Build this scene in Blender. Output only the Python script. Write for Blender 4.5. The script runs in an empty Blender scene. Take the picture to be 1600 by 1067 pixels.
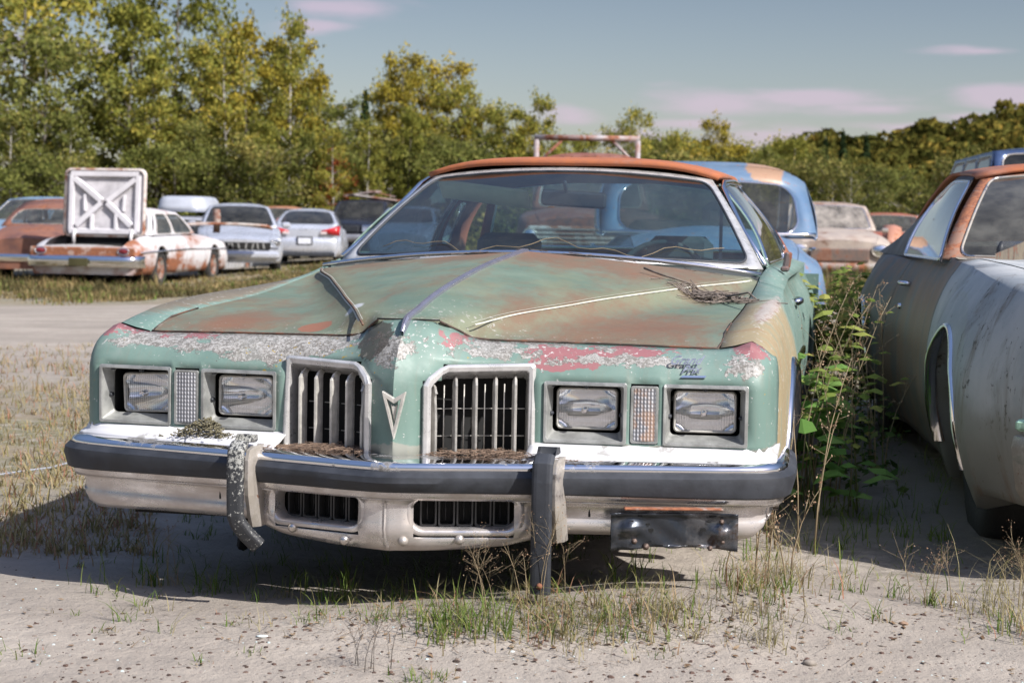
import bpy, math, random
from mathutils import Vector, Matrix, noise
C = bpy.context.scene.collection
SC = bpy.context.scene
D = math.radians
# ------------------------------------------------------------ camera
CAM_H = 1.003
cd = bpy.data.cameras.new('camera'); cam = bpy.data.objects.new('camera', cd); C.objects.link(cam)
cd.sensor_width = 36; cd.lens = 63.46; cd.clip_end = 3000; cd.clip_start = .05
_p, _r = .0660688, .0178792
_f = Vector((0, math.cos(_p), -math.sin(_p))); _x = Vector((1, 0, 0)); _u = _x.cross(_f)
_x2 = _x*math.cos(_r) + _u*math.sin(_r); _u2 = -_x*math.sin(_r) + _u*math.cos(_r)
M = Matrix((_x2, _u2, -_f)).transposed().to_4x4(); M.translation = (0, 0, CAM_H)
cam.matrix_world = M
cd.dof.use_dof = True; cd.dof.focus_distance = 5.0; cd.dof.aperture_fstop = 7.0
SC.camera = cam
# ------------------------------------------------------------ world and sun
SUN_DIR = Vector((.92, -.74, 1.06)).normalized()          # towards the sun
el = math.asin(SUN_DIR.z); az = math.atan2(SUN_DIR.x, SUN_DIR.y)
W = bpy.data.worlds.new('World'); SC.world = W; W.use_nodes = True
wn = W.node_tree.nodes; wl = W.node_tree.links; wn.clear()
def wnew(t, **k):
    n = wn.new(t)
    for a, b in k.items(): setattr(n, a, b)
    return n
sky = wnew('ShaderNodeTexSky', sky_type='NISHITA'); sky.sun_disc = False
sky.sun_elevation = el; sky.sun_rotation = az; sky.air_density = 1.0; sky.dust_density = 1.2; sky.ozone_density = 1.5
tc = wnew('ShaderNodeTexCoord')
mp = wnew('ShaderNodeMapping'); mp.inputs['Scale'].default_value = (14, 14, 60.0); mp.inputs['Location'].default_value = (3.45, .3, 1.1)
nz = wnew('ShaderNodeTexNoise'); nz.inputs['Scale'].default_value = 1.0; nz.inputs['Detail'].default_value = 5; nz.inputs['Roughness'].default_value = .52
rp = wnew('ShaderNodeValToRGB'); rp.color_ramp.elements[0].position = .50; rp.color_ramp.elements[1].position = .66
sep = wnew('ShaderNodeSeparateXYZ'); hr = wnew('ShaderNodeMapRange'); hr.inputs['From Min'].default_value = .15; hr.inputs['From Max'].default_value = .075
mul = wnew('ShaderNodeMath', operation='MULTIPLY')
tint = wnew('ShaderNodeMix', data_type='RGBA', blend_type='MULTIPLY'); tint.inputs[0].default_value = 1; tint.inputs[7].default_value = (.61, .565, .575, 1)
mx = wnew('ShaderNodeMix', data_type='RGBA'); mx.inputs[7].default_value = (3.7, 2.95, 3.6, 1)
bg = wnew('ShaderNodeBackground'); bg.inputs['Strength'].default_value = .09
wo = wnew('ShaderNodeOutputWorld')
wl.new(tc.outputs['Generated'], mp.inputs['Vector']); wl.new(mp.outputs[0], nz.inputs['Vector']); wl.new(nz.outputs['Fac'], rp.inputs['Fac'])
pass
# cloud banks, each given by its direction in the sky (x/y, z/y) and its angular size
dv = wnew('ShaderNodeVectorMath', operation='DIVIDE'); cy = wnew('ShaderNodeCombineXYZ'); wl.new(tc.outputs['Generated'], sep.inputs[0])
for i in range(3): wl.new(sep.outputs['Y'], cy.inputs[i])
wl.new(tc.outputs['Generated'], dv.inputs[0]); wl.new(cy.outputs[0], dv.inputs[1]); acc = None
for (cu, cw, ru, rw) in ((.103, .0665, .062, .0105), (.172, .0720, .060, .0085), (.195, .0650, .045, .0060), (.140, .0500, .050, .0095), (.105, .0555, .045, .0050), (.030, .0575, .026, .0080), (.275, .0720, .040, .0085), (.215, .0560, .050, .0060), (-.085, .115, .05, .010), (-.11, .105, .03, .006), (.255, .098, .035, .0040), (.06, .048, .03, .006), (-.30, .09, .09, .015), (.5, .08, .12, .02), (.245, .062, .03, .004)):
    a_ = wnew('ShaderNodeVectorMath', operation='SUBTRACT'); wl.new(dv.outputs[0], a_.inputs[0]); a_.inputs[1].default_value = (cu, 1, cw)
    b_ = wnew('ShaderNodeVectorMath', operation='MULTIPLY'); wl.new(a_.outputs[0], b_.inputs[0]); b_.inputs[1].default_value = (1/ru, 0, 1/rw)
    l_ = wnew('ShaderNodeVectorMath', operation='LENGTH'); wl.new(b_.outputs[0], l_.inputs[0]); q_ = wnew('ShaderNodeMath', operation='SUBTRACT'); q_.inputs[0].default_value = 1; wl.new(l_.outputs['Value'], q_.inputs[1])
    if acc is None: acc = q_
    else: m_ = wnew('ShaderNodeMath', operation='MAXIMUM'); wl.new(acc.outputs[0], m_.inputs[0]); wl.new(q_.outputs[0], m_.inputs[1]); acc = m_
s1 = wnew('ShaderNodeMath', operation='MULTIPLY_ADD'); wl.new(nz.outputs['Fac'], s1.inputs[0]); s1.inputs[1].default_value = 2.4; wl.new(acc.outputs[0], s1.inputs[2])
r2 = wnew('ShaderNodeMapRange'); r2.interpolation_type = 'SMOOTHSTEP'; r2.inputs['From Min'].default_value = 1.22; r2.inputs['From Max'].default_value = 2.1; r2.inputs['To Max'].default_value = .62; wl.new(s1.outputs[0], r2.inputs['Value'])
ay = wnew('ShaderNodeMath', operation='GREATER_THAN'); wl.new(sep.outputs['Y'], ay.inputs[0]); ay.inputs[1].default_value = .05
wl.new(r2.outputs[0], mul.inputs[0]); wl.new(ay.outputs[0], mul.inputs[1])
wl.new(sky.outputs['Color'], tint.inputs[6]); hg = wnew('ShaderNodeMapRange'); hg.inputs['From Min'].default_value = .03; hg.inputs['From Max'].default_value = .24; hg.inputs['To Min'].default_value = 1.0; hg.inputs['To Max'].default_value = .44
wl.new(sep.outputs['Z'], hg.inputs['Value']); ov = wnew('ShaderNodeMapRange'); ov.inputs['From Min'].default_value = .28; ov.inputs['From Max'].default_value = .75; ov.inputs['To Min'].default_value = 1.0; ov.inputs['To Max'].default_value = 4.6; wl.new(sep.outputs['Z'], ov.inputs['Value'])  # sky overhead, out of view, brightened to add ambient fill light
hv = wnew('ShaderNodeMath', operation='MULTIPLY'); wl.new(hg.outputs[0], hv.inputs[0]); wl.new(ov.outputs[0], hv.inputs[1]); hm = wnew('ShaderNodeVectorMath', operation='SCALE'); wl.new(tint.outputs[2], hm.inputs[0]); wl.new(hv.outputs[0], hm.inputs['Scale'])
wl.new(hm.outputs[0], mx.inputs[6]); wl.new(mul.outputs[0], mx.inputs[0])
wl.new(mx.outputs[2], bg.inputs['Color']); wl.new(bg.outputs[0], wo.inputs['Surface'])
sd = bpy.data.lights.new('sun', 'SUN'); sd.energy = 3.3; sd.angle = D(.55); sd.color = (1, .965, .92)
sun = bpy.data.objects.new('sun', sd); C.objects.link(sun); sun.rotation_euler = SUN_DIR.to_track_quat('Z', 'Y').to_euler()
vs = SC.view_settings; vs.view_transform = 'Standard'; vs.look = 'None'; vs.exposure = 1.12; vs.gamma = 1; vs.use_curve_mapping = False
SC.cycles.use_denoising = True
# ------------------------------------------------------------ helpers
def lerp(a, b, t): return a + (b - a)*t
def tab(t, x):                                   # piecewise linear table [(x, v)...]
    if x <= t[0][0]: return t[0][1]
    for (a, va), (b, vb) in zip(t, t[1:]):
        if x <= b: return lerp(va, vb, (x - a)/(b - a) if b > a else 1)
    return t[-1][1]
def stab(t, x):                                  # smooth (Catmull-Rom / Hermite) table
    n = len(t)
    if x <= t[0][0]: return t[0][1]
    if x >= t[-1][0]: return t[-1][1]
    for i in range(n - 1):
        if x <= t[i+1][0]: break
    x0, v0 = t[i]; x1, v1 = t[i+1]; h = x1 - x0
    def sl(j):
        if j <= 0: return (t[1][1]-t[0][1])/(t[1][0]-t[0][0])
        if j >= n-1: return (t[-1][1]-t[-2][1])/(t[-1][0]-t[-2][0])
        a = (t[j][1]-t[j-1][1])/(t[j][0]-t[j-1][0]); b = (t[j+1][1]-t[j][1])/(t[j+1][0]-t[j][0])
        return 0 if a*b <= 0 else 2*a*b/(a+b)
    m0, m1 = sl(i)*h, sl(i+1)*h; s = (x-x0)/h
    return (2*s**3-3*s*s+1)*v0+(s**3-2*s*s+s)*m0+(-2*s**3+3*s*s)*v1+(s**3-s*s)*m1
class MB:
    def __init__(s): s.v = []; s.f = []; s.m = []; s.sm = []
    def add(s, vs, fs, m=0, sm=True):
        o = len(s.v); s.v += [tuple(p) for p in vs]
        for f in fs: s.f.append([i+o for i in f]); s.m.append(m); s.sm.append(sm)
        return s
    def grid(s, P, m=0, sm=True, skip=None, flip=False, closeu=False):   # P: rows of points
        nu, nv = len(P), len(P[0]); fs = []
        for i in range(nu - (0 if closeu else 1)):
            for j in range(nv-1):
                if skip and skip(i, j): continue
                a = i*nv+j; b = ((i+1) % nu)*nv+j; q = [a, b, b+1, a+1]
                fs.append(q[::-1] if flip else q)
        return s.add([p for r in P for p in r], fs, m, sm)
    def box(s, c, d, rz=0, rx=0, ry=0, m=0, bev=0.0, taper=1.0):
        R = Matrix.Rotation(rz, 3, 'Z') @ Matrix.Rotation(ry, 3, 'Y') @ Matrix.Rotation(rx, 3, 'X'); c = Vector(c)
        x, y, z = d[0]/2, d[1]/2, d[2]/2; b = min(bev, x*.9, y*.9, z*.9)
        if b <= 0:
            vs = [(sx*x*(taper if sz > 0 else 1), sy*y*(taper if sz > 0 else 1), sz*z) for sz in (-1, 1) for sy in (-1, 1) for sx in (-1, 1)]
            fs = [(0, 2, 3, 1), (4, 5, 7, 6), (0, 1, 5, 4), (2, 6, 7, 3), (0, 4, 6, 2), (1, 3, 7, 5)]
            return s.add([c + R @ Vector(v) for v in vs], fs, m, False)
        def loop(zz, i):
            return [Vector((sx*(x-i)-0, sy*(y-i), zz)) for sx, sy in ((-1, -1), (1, -1), (1, 1), (-1, 1))]
        rings = []
        for zz, ins in ((-z, b), (-z+b, 0), (z-b, 0), (z, b)):
            r = []
            for (sx, sy) in ((-1, -1), (1, -1), (1, 1), (-1, 1)):
                X, Y = x-ins, y-ins; k = b if ins == 0 else b*.5
                pts = [(sx*X, sy*(Y-k)), (sx*(X-k), sy*Y)]
                if sx*sy < 0: pts = pts[::-1]
                r += [Vector((p[0]*(taper if zz > 0 else 1), p[1]*(taper if zz > 0 else 1), zz)) for p in pts]
            rings.append(r)
        vs = [c + R @ p for r in rings for p in r]; fs = []
        for k in range(3):
            for i in range(8):
                a = k*8+i; b2 = k*8+(i+1) % 8; fs.append((a, b2, b2+8, a+8))
        fs.append(tuple(range(8))[::-1]); fs.append(tuple(range(24, 32)))
        return s.add(vs, fs, m, False)
    def tube(s, pts, r, n=8, m=0, cap=True, closed=False, ry=None, up=None, sm=True):
        pts = [Vector(p) for p in pts]; N = len(pts); rr = r if isinstance(r, (list, tuple)) else [r]*N; rings = []
        pu = Vector(up) if up else None
        for i, p in enumerate(pts):
            a = pts[(i-1) % N] if (i > 0 or closed) else p; b = pts[(i+1) % N] if (i < N-1 or closed) else p
            t = (b-a); t = t.normalized() if t.length > 1e-9 else Vector((0, 0, 1))
            if pu is None: pu = Vector((0, 0, 1)) if abs(t.z) < .9 else Vector((1, 0, 0))
            u = (pu - t*pu.dot(t)); u = u.normalized() if u.length > 1e-6 else t.orthogonal().normalized()
            if not up: pu = u
            w = t.cross(u)
            rings.append([p + (w*math.cos(2*math.pi*k/n)*rr[i] + u*math.sin(2*math.pi*k/n)*rr[i]*(ry if ry else 1)) for k in range(n)])
        o = [q for g in rings for q in g]; fs = []
        for i in range(N if closed else N-1):
            for k in range(n):
                a = i*n+k; b = i*n+(k+1) % n; c = ((i+1) % N)*n+(k+1) % n; d = ((i+1) % N)*n+k; fs.append((a, b, c, d))
        if cap and not closed: fs.append(tuple(range(n))[::-1]); fs.append(tuple(range((N-1)*n, N*n)))
        return s.add(o, fs, m, sm)
    def lathe(s, prof, c=(0, 0, 0), axis='X', n=24, m=0, close=False):   # prof: [(r, h)]
        c = Vector(c); P = []
        for k in range(n):
            a = 2*math.pi*k/n
            row = []
            for r, h in prof:
                q = {'X': (h, r*math.cos(a), r*math.sin(a)), 'Y': (r*math.cos(a), h, r*math.sin(a)), 'Z': (r*math.cos(a), r*math.sin(a), h)}[axis]
                row.append(c + Vector(q))
            P.append(row)
        return s.grid(P, m, True, closeu=True)
    def xf(s, Mx): s.v = [tuple(Mx @ Vector(p)) for p in s.v]; return s
    def build(s, name, mats, parent=None, bevel=0, solid=0, sub=0, recalc=False, autos=None):
        me = bpy.data.meshes.new(name); me.from_pydata(s.v, [], s.f)
        for i, p in enumerate(me.polygons): p.material_index = s.m[i]; p.use_smooth = s.sm[i]
        for k in (mats if isinstance(mats, (list, tuple)) else [mats]): me.materials.append(k)
        if recalc:
            import bmesh
            b = bmesh.new(); b.from_mesh(me); bmesh.ops.remove_doubles(b, verts=b.verts, dist=1e-5); bmesh.ops.recalc_face_normals(b, faces=b.faces); b.to_mesh(me); b.free()
        me.update()
        if autos is not None: me.set_sharp_from_angle(angle=D(autos))
        o = bpy.data.objects.new(name, me); C.objects.link(o)
        if parent: o.parent = parent
        if solid: q = o.modifiers.new('s', 'SOLIDIFY'); q.thickness = abs(solid); q.offset = -1 if solid > 0 else 1
        if bevel: q = o.modifiers.new('b', 'BEVEL'); q.width = bevel; q.segments = 2; q.limit_method = 'ANGLE'
        if sub: q = o.modifiers.new('u', 'SUBSURF'); q.levels = q.render_levels = sub
        return o
def tag(o, label=None, cat=None, group=None, kind=None):
    if label: o['label'] = label
    if cat: o['category'] = cat
    if group: o['group'] = group
    if kind: o['kind'] = kind
    return o
def thing(name, label, cat, loc=(0, 0, 0), rz=0, group=None, rx=0, ry=0):
    o = bpy.data.objects.new(name, None); C.objects.link(o); o.empty_display_size = .2
    o.location = loc; o.rotation_euler = (rx, ry, rz); return tag(o, label, cat, group)
def copy_tree(o, parent=None):
    c = o.copy(); C.objects.link(c); c.parent = parent
    for ch in list(o.children): copy_tree(ch, c)
    return c
# world point seen at photograph pixel (px, py) at forward distance d  (used to read positions off the photo)
def at(px, py, d):
    v = _f + _x2*((px-800)/2820.53) - _u2*((py-533.5)/2820.53)
    t = d/v.y; return Vector((0, 0, CAM_H)) + v*t
# ------------------------------------------------------------ materials
class NT:
    def __init__(s, name):
        s.mat = bpy.data.materials.new(name); s.mat.use_nodes = True; s.t = s.mat.node_tree; s.n = s.t.nodes; s.l = s.t.links
        s.b = s.n['Principled BSDF']; s.out = s.n['Material Output']
    def new(s, t, **k):
        n = s.n.new(t)
        for a, b in k.items(): setattr(n, a, b)
        return n
    def link(s, a, b): s.l.new(a, b)
    def coord(s, scale=(1, 1, 1), gen=False, rot=(0, 0, 0), loc=(0, 0, 0)):
        t = s.new('ShaderNodeTexCoord'); m = s.new('ShaderNodeMapping'); m.inputs['Scale'].default_value = scale
        m.inputs['Rotation'].default_value = rot; m.inputs['Location'].default_value = loc
        s.link(t.outputs['Generated' if gen else 'Object'], m.inputs['Vector']); return m.outputs[0]
    def noise(s, vec, scale, detail=4, rough=.55, dist=0):
        n = s.new('ShaderNodeTexNoise'); n.inputs['Scale'].default_value = scale; n.inputs['Detail'].default_value = detail
        n.inputs['Roughness'].default_value = rough; n.inputs['Distortion'].default_value = dist
        s.link(vec, n.inputs['Vector']); return n.outputs['Fac']
    def voro(s, vec, scale, feat='F1', out='Distance', rnd=1):
        n = s.new('ShaderNodeTexVoronoi', feature=feat); n.inputs['Scale'].default_value = scale; n.inputs['Randomness'].default_value = rnd
        s.link(vec, n.inputs['Vector']); return n.outputs[out]
    def math(s, op, a, b=0.0, clamp=False):
        n = s.new('ShaderNodeMath', operation=op); n.use_clamp = clamp
        for i, q in enumerate((a, b)):
            if hasattr(q, 'is_linked') or hasattr(q, 'node'): s.link(q, n.inputs[i])
            else: n.inputs[i].default_value = q
        return n.outputs[0]
    def ramp(s, fac, a, b, hi=1.0, lo=0.0):            # smooth step from a to b
        n = s.new('ShaderNodeMapRange'); n.clamp = True; n.interpolation_type = 'SMOOTHSTEP'
        n.inputs['From Min'].default_value = a; n.inputs['From Max'].default_value = b
        n.inputs['To Min'].default_value = lo; n.inputs['To Max'].default_value = hi
        s.link(fac, n.inputs['Value']); return n.outputs[0]
    def mix(s, fac, a, b, blend='MIX'):
        n = s.new('ShaderNodeMix', data_type='RGBA', blend_type=blend)
        for i, q in ((0, fac), (6, a), (7, b)):
            if hasattr(q, 'node'): s.link(q, n.inputs[i])
            else: n.inputs[i].default_value = q if i == 0 else (q[0], q[1], q[2], 1)
        return n.outputs[2]
    def blob(s, vec, c, r):                            # 1 at centre, 0 at the ellipsoid's skin
        a = s.new('ShaderNodeVectorMath', operation='SUBTRACT'); s.link(vec, a.inputs[0]); a.inputs[1].default_value = c
        b = s.new('ShaderNodeVectorMath', operation='DIVIDE'); s.link(a.outputs[0], b.inputs[0]); b.inputs[1].default_value = r
        l = s.new('ShaderNodeVectorMath', operation='LENGTH'); s.link(b.outputs[0], l.inputs[0])
        return s.math('SUBTRACT', 1.0, l.outputs['Value'], True)
    def setc(s, c):
        if hasattr(c, 'node'): s.link(c, s.b.inputs['Base Color'])
        else: s.b.inputs['Base Color'].default_value = (c[0], c[1], c[2], 1)
    def setv(s, k, v):
        if hasattr(v, 'node'): s.link(v, s.b.inputs[k])
        else: s.b.inputs[k].default_value = v
    def bump(s, h, strength=.3, dist=.01):
        n = s.new('ShaderNodeBump'); n.inputs['Strength'].default_value = strength; n.inputs['Distance'].default_value = dist
        s.link(h, n.inputs['Height']); s.link(n.outputs[0], s.b.inputs['Normal'])
def plain(name, col, rough=.6, metal=0.0, var=.15, scale=6, bump=0.0, spec=None):
    t = NT(name); v = t.coord(); n = t.noise(v, scale, 5, .6)
    k = t.ramp(n, .3, .7)
    t.setc(t.mix(k, [c*(1-var) for c in col], [min(1, c*(1+var)) for c in col])); t.setv('Roughness', t.ramp(n, .3, .7, min(1, rough*1.12), rough*.85)); t.setv('Metallic', metal)
    if bump: t.bump(t.noise(v, scale*8, 3), bump, .004)
    if spec is not None: t.setv('Specular IOR Level', spec)
    return t.mat
def worn(name, base, rust=(.30, .095, .035), amount=.5, scale=3.0, rough=.45, metal=0.0, stretch=(1, 1, 1), rust2=(.16, .06, .035), base2=None, spots=1.0, low=None):
    """paint with rust showing through: amount = share of rust"""
    t = NT(name); v = t.coord(stretch); n = t.noise(v, scale, 8, .62, .4); n2 = t.noise(v, scale*.45, 4, .6)
    s_ = t.math('ADD', t.math('MULTIPLY', n, .6), t.math('MULTIPLY', n2, .4))
    if low:                                             # extra rust towards the sill
        z = t.new('ShaderNodeSeparateXYZ'); t.link(t.coord(), z.inputs[0]); s_ = t.math('ADD', s_, t.ramp(z.outputs['Z'], low, 0.1, .12))
    th = .66 - amount*.32
    k = t.ramp(s_, th, th+.05)
    b = base if base2 is None else t.mix(t.ramp(t.noise(v, scale*1.7, 5, .6), .4, .62), base, base2)
    fine = t.noise(t.coord(), scale*14, 4, .7)
    b = t.mix(t.ramp(fine, .4, .75, .35), b, [c*.6 for c in base])
    r = t.mix(t.ramp(t.noise(t.coord(), scale*6, 5, .7), .35, .65), rust, rust2)
    edge = t.mix(t.ramp(s_, th-.07, th, .5), b, [c*.8+.04 for c in rust])
    col = t.mix(k, edge, r)
    sp = t.ramp(t.noise(t.coord(), scale*22, 2, .5), .70, .74, spots)
    col = t.mix(sp, col, rust2); t.setc(col)
    t.setv('Roughness', t.ramp(k, 0, 1, .85, rough)); t.setv('Metallic', metal)
    t.bump(t.math('ADD', t.math('MULTIPLY', k, .5), t.math('MULTIPLY', fine, .3)), .25, .003)
    return t.mat
def glass(name, tint=(.75, .85, .85), dirt=.25, refl=1.0, dirtcol=(.35, .34, .30), f0=.045):
    t = NT(name); n = t.n; n.remove(t.b)
    tr = t.new('ShaderNodeBsdfTransparent'); tr.inputs[0].default_value = (*tint, 1)
    gl = t.new('ShaderNodeBsdfGlossy'); gl.inputs['Roughness'].default_value = .03; gl.inputs['Color'].default_value = (refl, refl, refl, 1)
    lw = t.new('ShaderNodeLayerWeight'); lw.inputs['Blend'].default_value = .5
    fr_ = t.math('ADD', f0, t.math('MULTIPLY', t.math('POWER', lw.outputs['Facing'], 5), .9))
    a = t.new('ShaderNodeMixShader'); t.link(fr_, a.inputs[0]); t.link(tr.outputs[0], a.inputs[1]); t.link(gl.outputs[0], a.inputs[2])
    df = t.new('ShaderNodeBsdfDiffuse'); df.inputs[0].default_value = (*dirtcol, 1)
    v = t.coord(); k = t.ramp(t.noise(v, 3.5, 6, .7), .3, .8, dirt*1.6, dirt*.3)
    b = t.new('ShaderNodeMixShader'); t.link(k, b.inputs[0]); t.link(a.outputs[0], b.inputs[1]); t.link(df.outputs[0], b.inputs[2])
    t.link(b.outputs[0], t.out.inputs['Surface']); return t.mat
def chrome(name, dirt=.25, col=(.78, .78, .80), rust=0.0, rough=.09):
    t = NT(name); v = t.coord(); n = t.noise(v, 9, 8, .7); f = t.noise(v, 70, 3, .6)
    k = t.ramp(n, .75-dirt*.7, .95-dirt*.6)
    c = t.mix(k, col, (.34, .31, .27))
    if rust: c = t.mix(t.ramp(t.noise(v, 26, 6, .7), .68-rust*.2, .72-rust*.15), c, (.22, .09, .04))
    t.setc(c); t.setv('Metallic', t.ramp(k, 0, 1, .45, 1.0)); t.setv('Roughness', t.ramp(k, 0, 1, .6, rough))
    t.bump(t.math('ADD', n, t.math('MULTIPLY', f, .15)), .06, .004); return t.mat
# ============================================================ MAIN CAR (local frame: x right, y away, z up; ground at .1)
def paint_front(name, kind):
    t = NT(name); v = t.coord()
    wob = t.new('ShaderNodeTexNoise'); wob.inputs['Scale'].default_value = 9; wob.inputs['Detail'].default_value = 6; wob.inputs['Roughness'].default_value = .65
    t.link(v, wob.inputs['Vector'])
    n1 = t.noise(v, 4.5, 8, .62); n2 = t.noise(v, 11, 8, .66, .3); n3 = t.noise(v, 62, 5, .68); n4 = t.noise(v, 150, 2, .6)
    teal = t.mix(t.ramp(n1, .35, .65), (.125, .198, .170), (.158, .236, .203)) if kind != 'hood' else t.mix(t.ramp(n1, .35, .65), (.105, .155, .118), (.140, .190, .145))
    col = teal
    if kind == 'hood':
        st = t.coord((1.6, 5.5, 3)); ns = t.math('ADD', t.math('MULTIPLY', t.noise(t.coord((1.5, .62, 1.5)), 4.6, 12, .72, .15), .65), t.math('MULTIPLY', t.noise(t.coord((1, .45, 1)), 24, 8, .75), .35)); nb = t.noise(t.coord((1, .5, 1)), 3.4, 8, .66)
        och = t.ramp(t.noise(t.coord((1.2, .6, 1), loc=(3, 1, 0)), 3.6, 8, .66), .42, .66, .75)
        # ochre staining that runs beside the two raised creases
        ax = t.new('ShaderNodeSeparateXYZ'); t.link(v, ax.inputs[0])
        d = t.math('ABSOLUTE', t.math('SUBTRACT', t.math('ABSOLUTE', ax.outputs['X']), t.math('ADD', t.math('MULTIPLY', ax.outputs['Y'], .3776), .03)))
        och = t.math('MAXIMUM', och, t.ramp(t.math('ADD', d, t.math('MULTIPLY', n2, .12)), .19, .06, .95))
        col = t.mix(t.math('MULTIPLY', och, .55), col, (.205, .180, .098))
        reg = t.math('MAXIMUM', t.blob(v, (.52, .62, .82), (.42, .62, .4)), t.math('MAXIMUM', t.blob(v, (-.62, .52, .8), (.34, .34, .3)), t.math('MULTIPLY', t.blob(v, (.05, 1.9, 1), (1.1, .75, .5)), .95)))
        s_ = t.math('ADD', t.math('MULTIPLY', ns, .62), t.math('ADD', t.math('MULTIPLY', nb, .38), t.math('MULTIPLY', reg, .20)))
        col = t.mix(t.ramp(s_, .47, .64, .78), col, (.165, .098, .062))
        col = t.mix(t.ramp(s_, .58, .74, .55), col, (.20, .085, .048))
        col = t.mix(t.ramp(t.math('ADD', n3, t.math('MULTIPLY', reg, .1)), .60, .72, .55), col, (.17, .085, .05))
        # chalky bare flecks near the front edge
        fr = t.ramp(ax.outputs['Y'], .66, .34)
        col = t.mix(t.ramp(t.math('ADD', n3, t.math('MULTIPLY', fr, .09)), .68, .71, .7), col, (.36, .36, .33))
        col = t.mix(t.ramp(t.math('ADD', t.blob(v, (-.235, .56, .80), (.045, .10, .2)), t.math('MULTIPLY', n2, .5)), .60, .80, .8), col, (.45, .47, .50))  # pale bluish patch just left of the raised crease
        col = t.mix(t.ramp(t.math('ADD', t.blob(v, (-.33, .50, .8), (.08, .09, .2)), t.math('MULTIPLY', n2, .5)), .62, .68, .9), col, (.24, .10, .06))
        rough = .58
    elif kind == 'front':
        ax = t.new('ShaderNodeSeparateXYZ'); t.link(v, ax.inputs[0]); Z = ax.outputs['Z']; X = ax.outputs['X']
        wn_ = t.new('ShaderNodeTexNoise'); wn_.inputs['Scale'].default_value = 13; wn_.inputs['Detail'].default_value = 5; wn_.inputs['Roughness'].default_value = .7; t.link(v, wn_.inputs['Vector'])
        w1_ = t.new('ShaderNodeVectorMath', operation='SUBTRACT'); t.link(wn_.outputs['Color'], w1_.inputs[0]); w1_.inputs[1].default_value = (.5, .5, .5)
        w2_ = t.new('ShaderNodeVectorMath', operation='MULTIPLY_ADD'); t.link(w1_.outputs[0], w2_.inputs[0]); w2_.inputs[1].default_value = (.30, .05, .075); t.link(v, w2_.inputs[2]); v0 = v; vw = w2_.outputs[0]
        n5 = t.math('ADD', t.math('MULTIPLY', t.math('SUBTRACT', t.noise(t.coord((.6, 1, 1.4)), 15, 10, .74, .25), .5), 2.3), .5)
        hi = t.ramp(Z, .690, .785)                                  # upper, weather facing part
        # pink primer
        pb = t.math('MAXIMUM', t.blob(vw, (.40, .33, .752), (.17, .2, .040)), t.math('MAXIMUM', t.blob(vw, (.89, .37, .795), (.07, .12, .055)), t.math('MAXIMUM', t.blob(vw, (-.70, .40, .785), (.17, .2, .03)), t.blob(vw, (-.88, .40, .80), (.07, .1, .05)))))
        pb = t.math('MAXIMUM', pb, t.math('MAXIMUM', t.blob(vw, (.55, .38, .775), (.22, .2, .016)), t.blob(vw, (.16, .25, .80), (.08, .1, .03))))
        col = t.mix(t.ramp(t.math('ADD', pb, t.math('MULTIPLY', n5, .40)), .46, .48), col, (.27, .115, .12))
        # bare grey-white undercoat, flaking
        wb = t.math('MAXIMUM', t.blob(vw, (-.38, .34, .765), (.46, .2, .075)), t.math('MAXIMUM', t.blob(vw, (.22, .3, .775), (.20, .2, .05)), t.math('MAXIMUM', t.blob(vw, (-.72, .36, .765), (.22, .2, .035)), t.blob(vw, (.52, .34, .752), (.30, .2, .020)))))
        wb = t.math('MAXIMUM', wb, t.math('MAXIMUM', t.blob(vw, (.83, .33, .745), (.055, .15, .05)), t.math('MAXIMUM', t.blob(vw, (-.02, .20, .77), (.10, .2, .07)), t.math('MULTIPLY', t.blob(vw, (0, .4, .786), (1.0, .3, .022)), .8))))
        w_ = t.math('ADD', t.math('MULTIPLY', wb, .62), t.math('MULTIPLY', n5, .45))
        lich = t.ramp(w_, .475, .50)
        sp = t.noise(v, 120, 5, .8); gr = t.ramp(t.math('ADD', sp, t.math('MULTIPLY', t.noise(v, 40, 4, .7), .5)), .70, .80)
        col = t.mix(lich, col, t.mix(t.math('MULTIPLY', gr, .8), t.mix(t.ramp(n3, .4, .62), (.38, .37, .35), (.28, .265, .245)), (.12, .11, .095)))
        # loose flecks everywhere
        col = t.mix(t.ramp(t.math('ADD', n3, t.math('MULTIPLY', hi, .05)), .655, .675, .9), col, (.50, .49, .47))
        dr = t.noise(t.coord((26, 6, 2.2)), 1.6, 6, .65); col = t.mix(t.ramp(dr, .50, .70, .32), col, (.19, .185, .15)); col = t.mix(t.ramp(t.noise(v, 5, 6, .7), .52, .70, .28), col, (.30, .31, .29))
        # yellow lichen dots, dark grime in the left valley of the nose
        col = t.mix(t.ramp(t.math('ADD', t.noise(v, 60, 3, .6), t.math('MULTIPLY', t.blob(v, (-.2, .3, .72), (.5, .3, .14)), .12)), .73, .75), col, (.36, .24, .03))
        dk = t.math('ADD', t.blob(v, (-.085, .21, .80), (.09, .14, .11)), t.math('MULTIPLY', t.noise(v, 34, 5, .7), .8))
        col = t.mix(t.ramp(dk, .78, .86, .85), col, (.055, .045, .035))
        # grime along the lower edge
        col = t.mix(t.ramp(t.math('ADD', t.ramp(Z, .56, .525, .35), n2), .66, .74, .7), col, (.30, .28, .24))
        rough = .42
        t.bump(t.math('ADD', t.math('MULTIPLY', lich, t.math('ADD', .35, t.math('MULTIPLY', n4, .9))), t.math('MULTIPLY', n3, .12)), .55, .004)
    else:                                                            # sides
        ax = t.new('ShaderNodeSeparateXYZ'); t.link(v, ax.inputs[0])
        st = t.noise(t.coord((1, 7, .8)), 3.0, 7, .65, .5)
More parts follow.
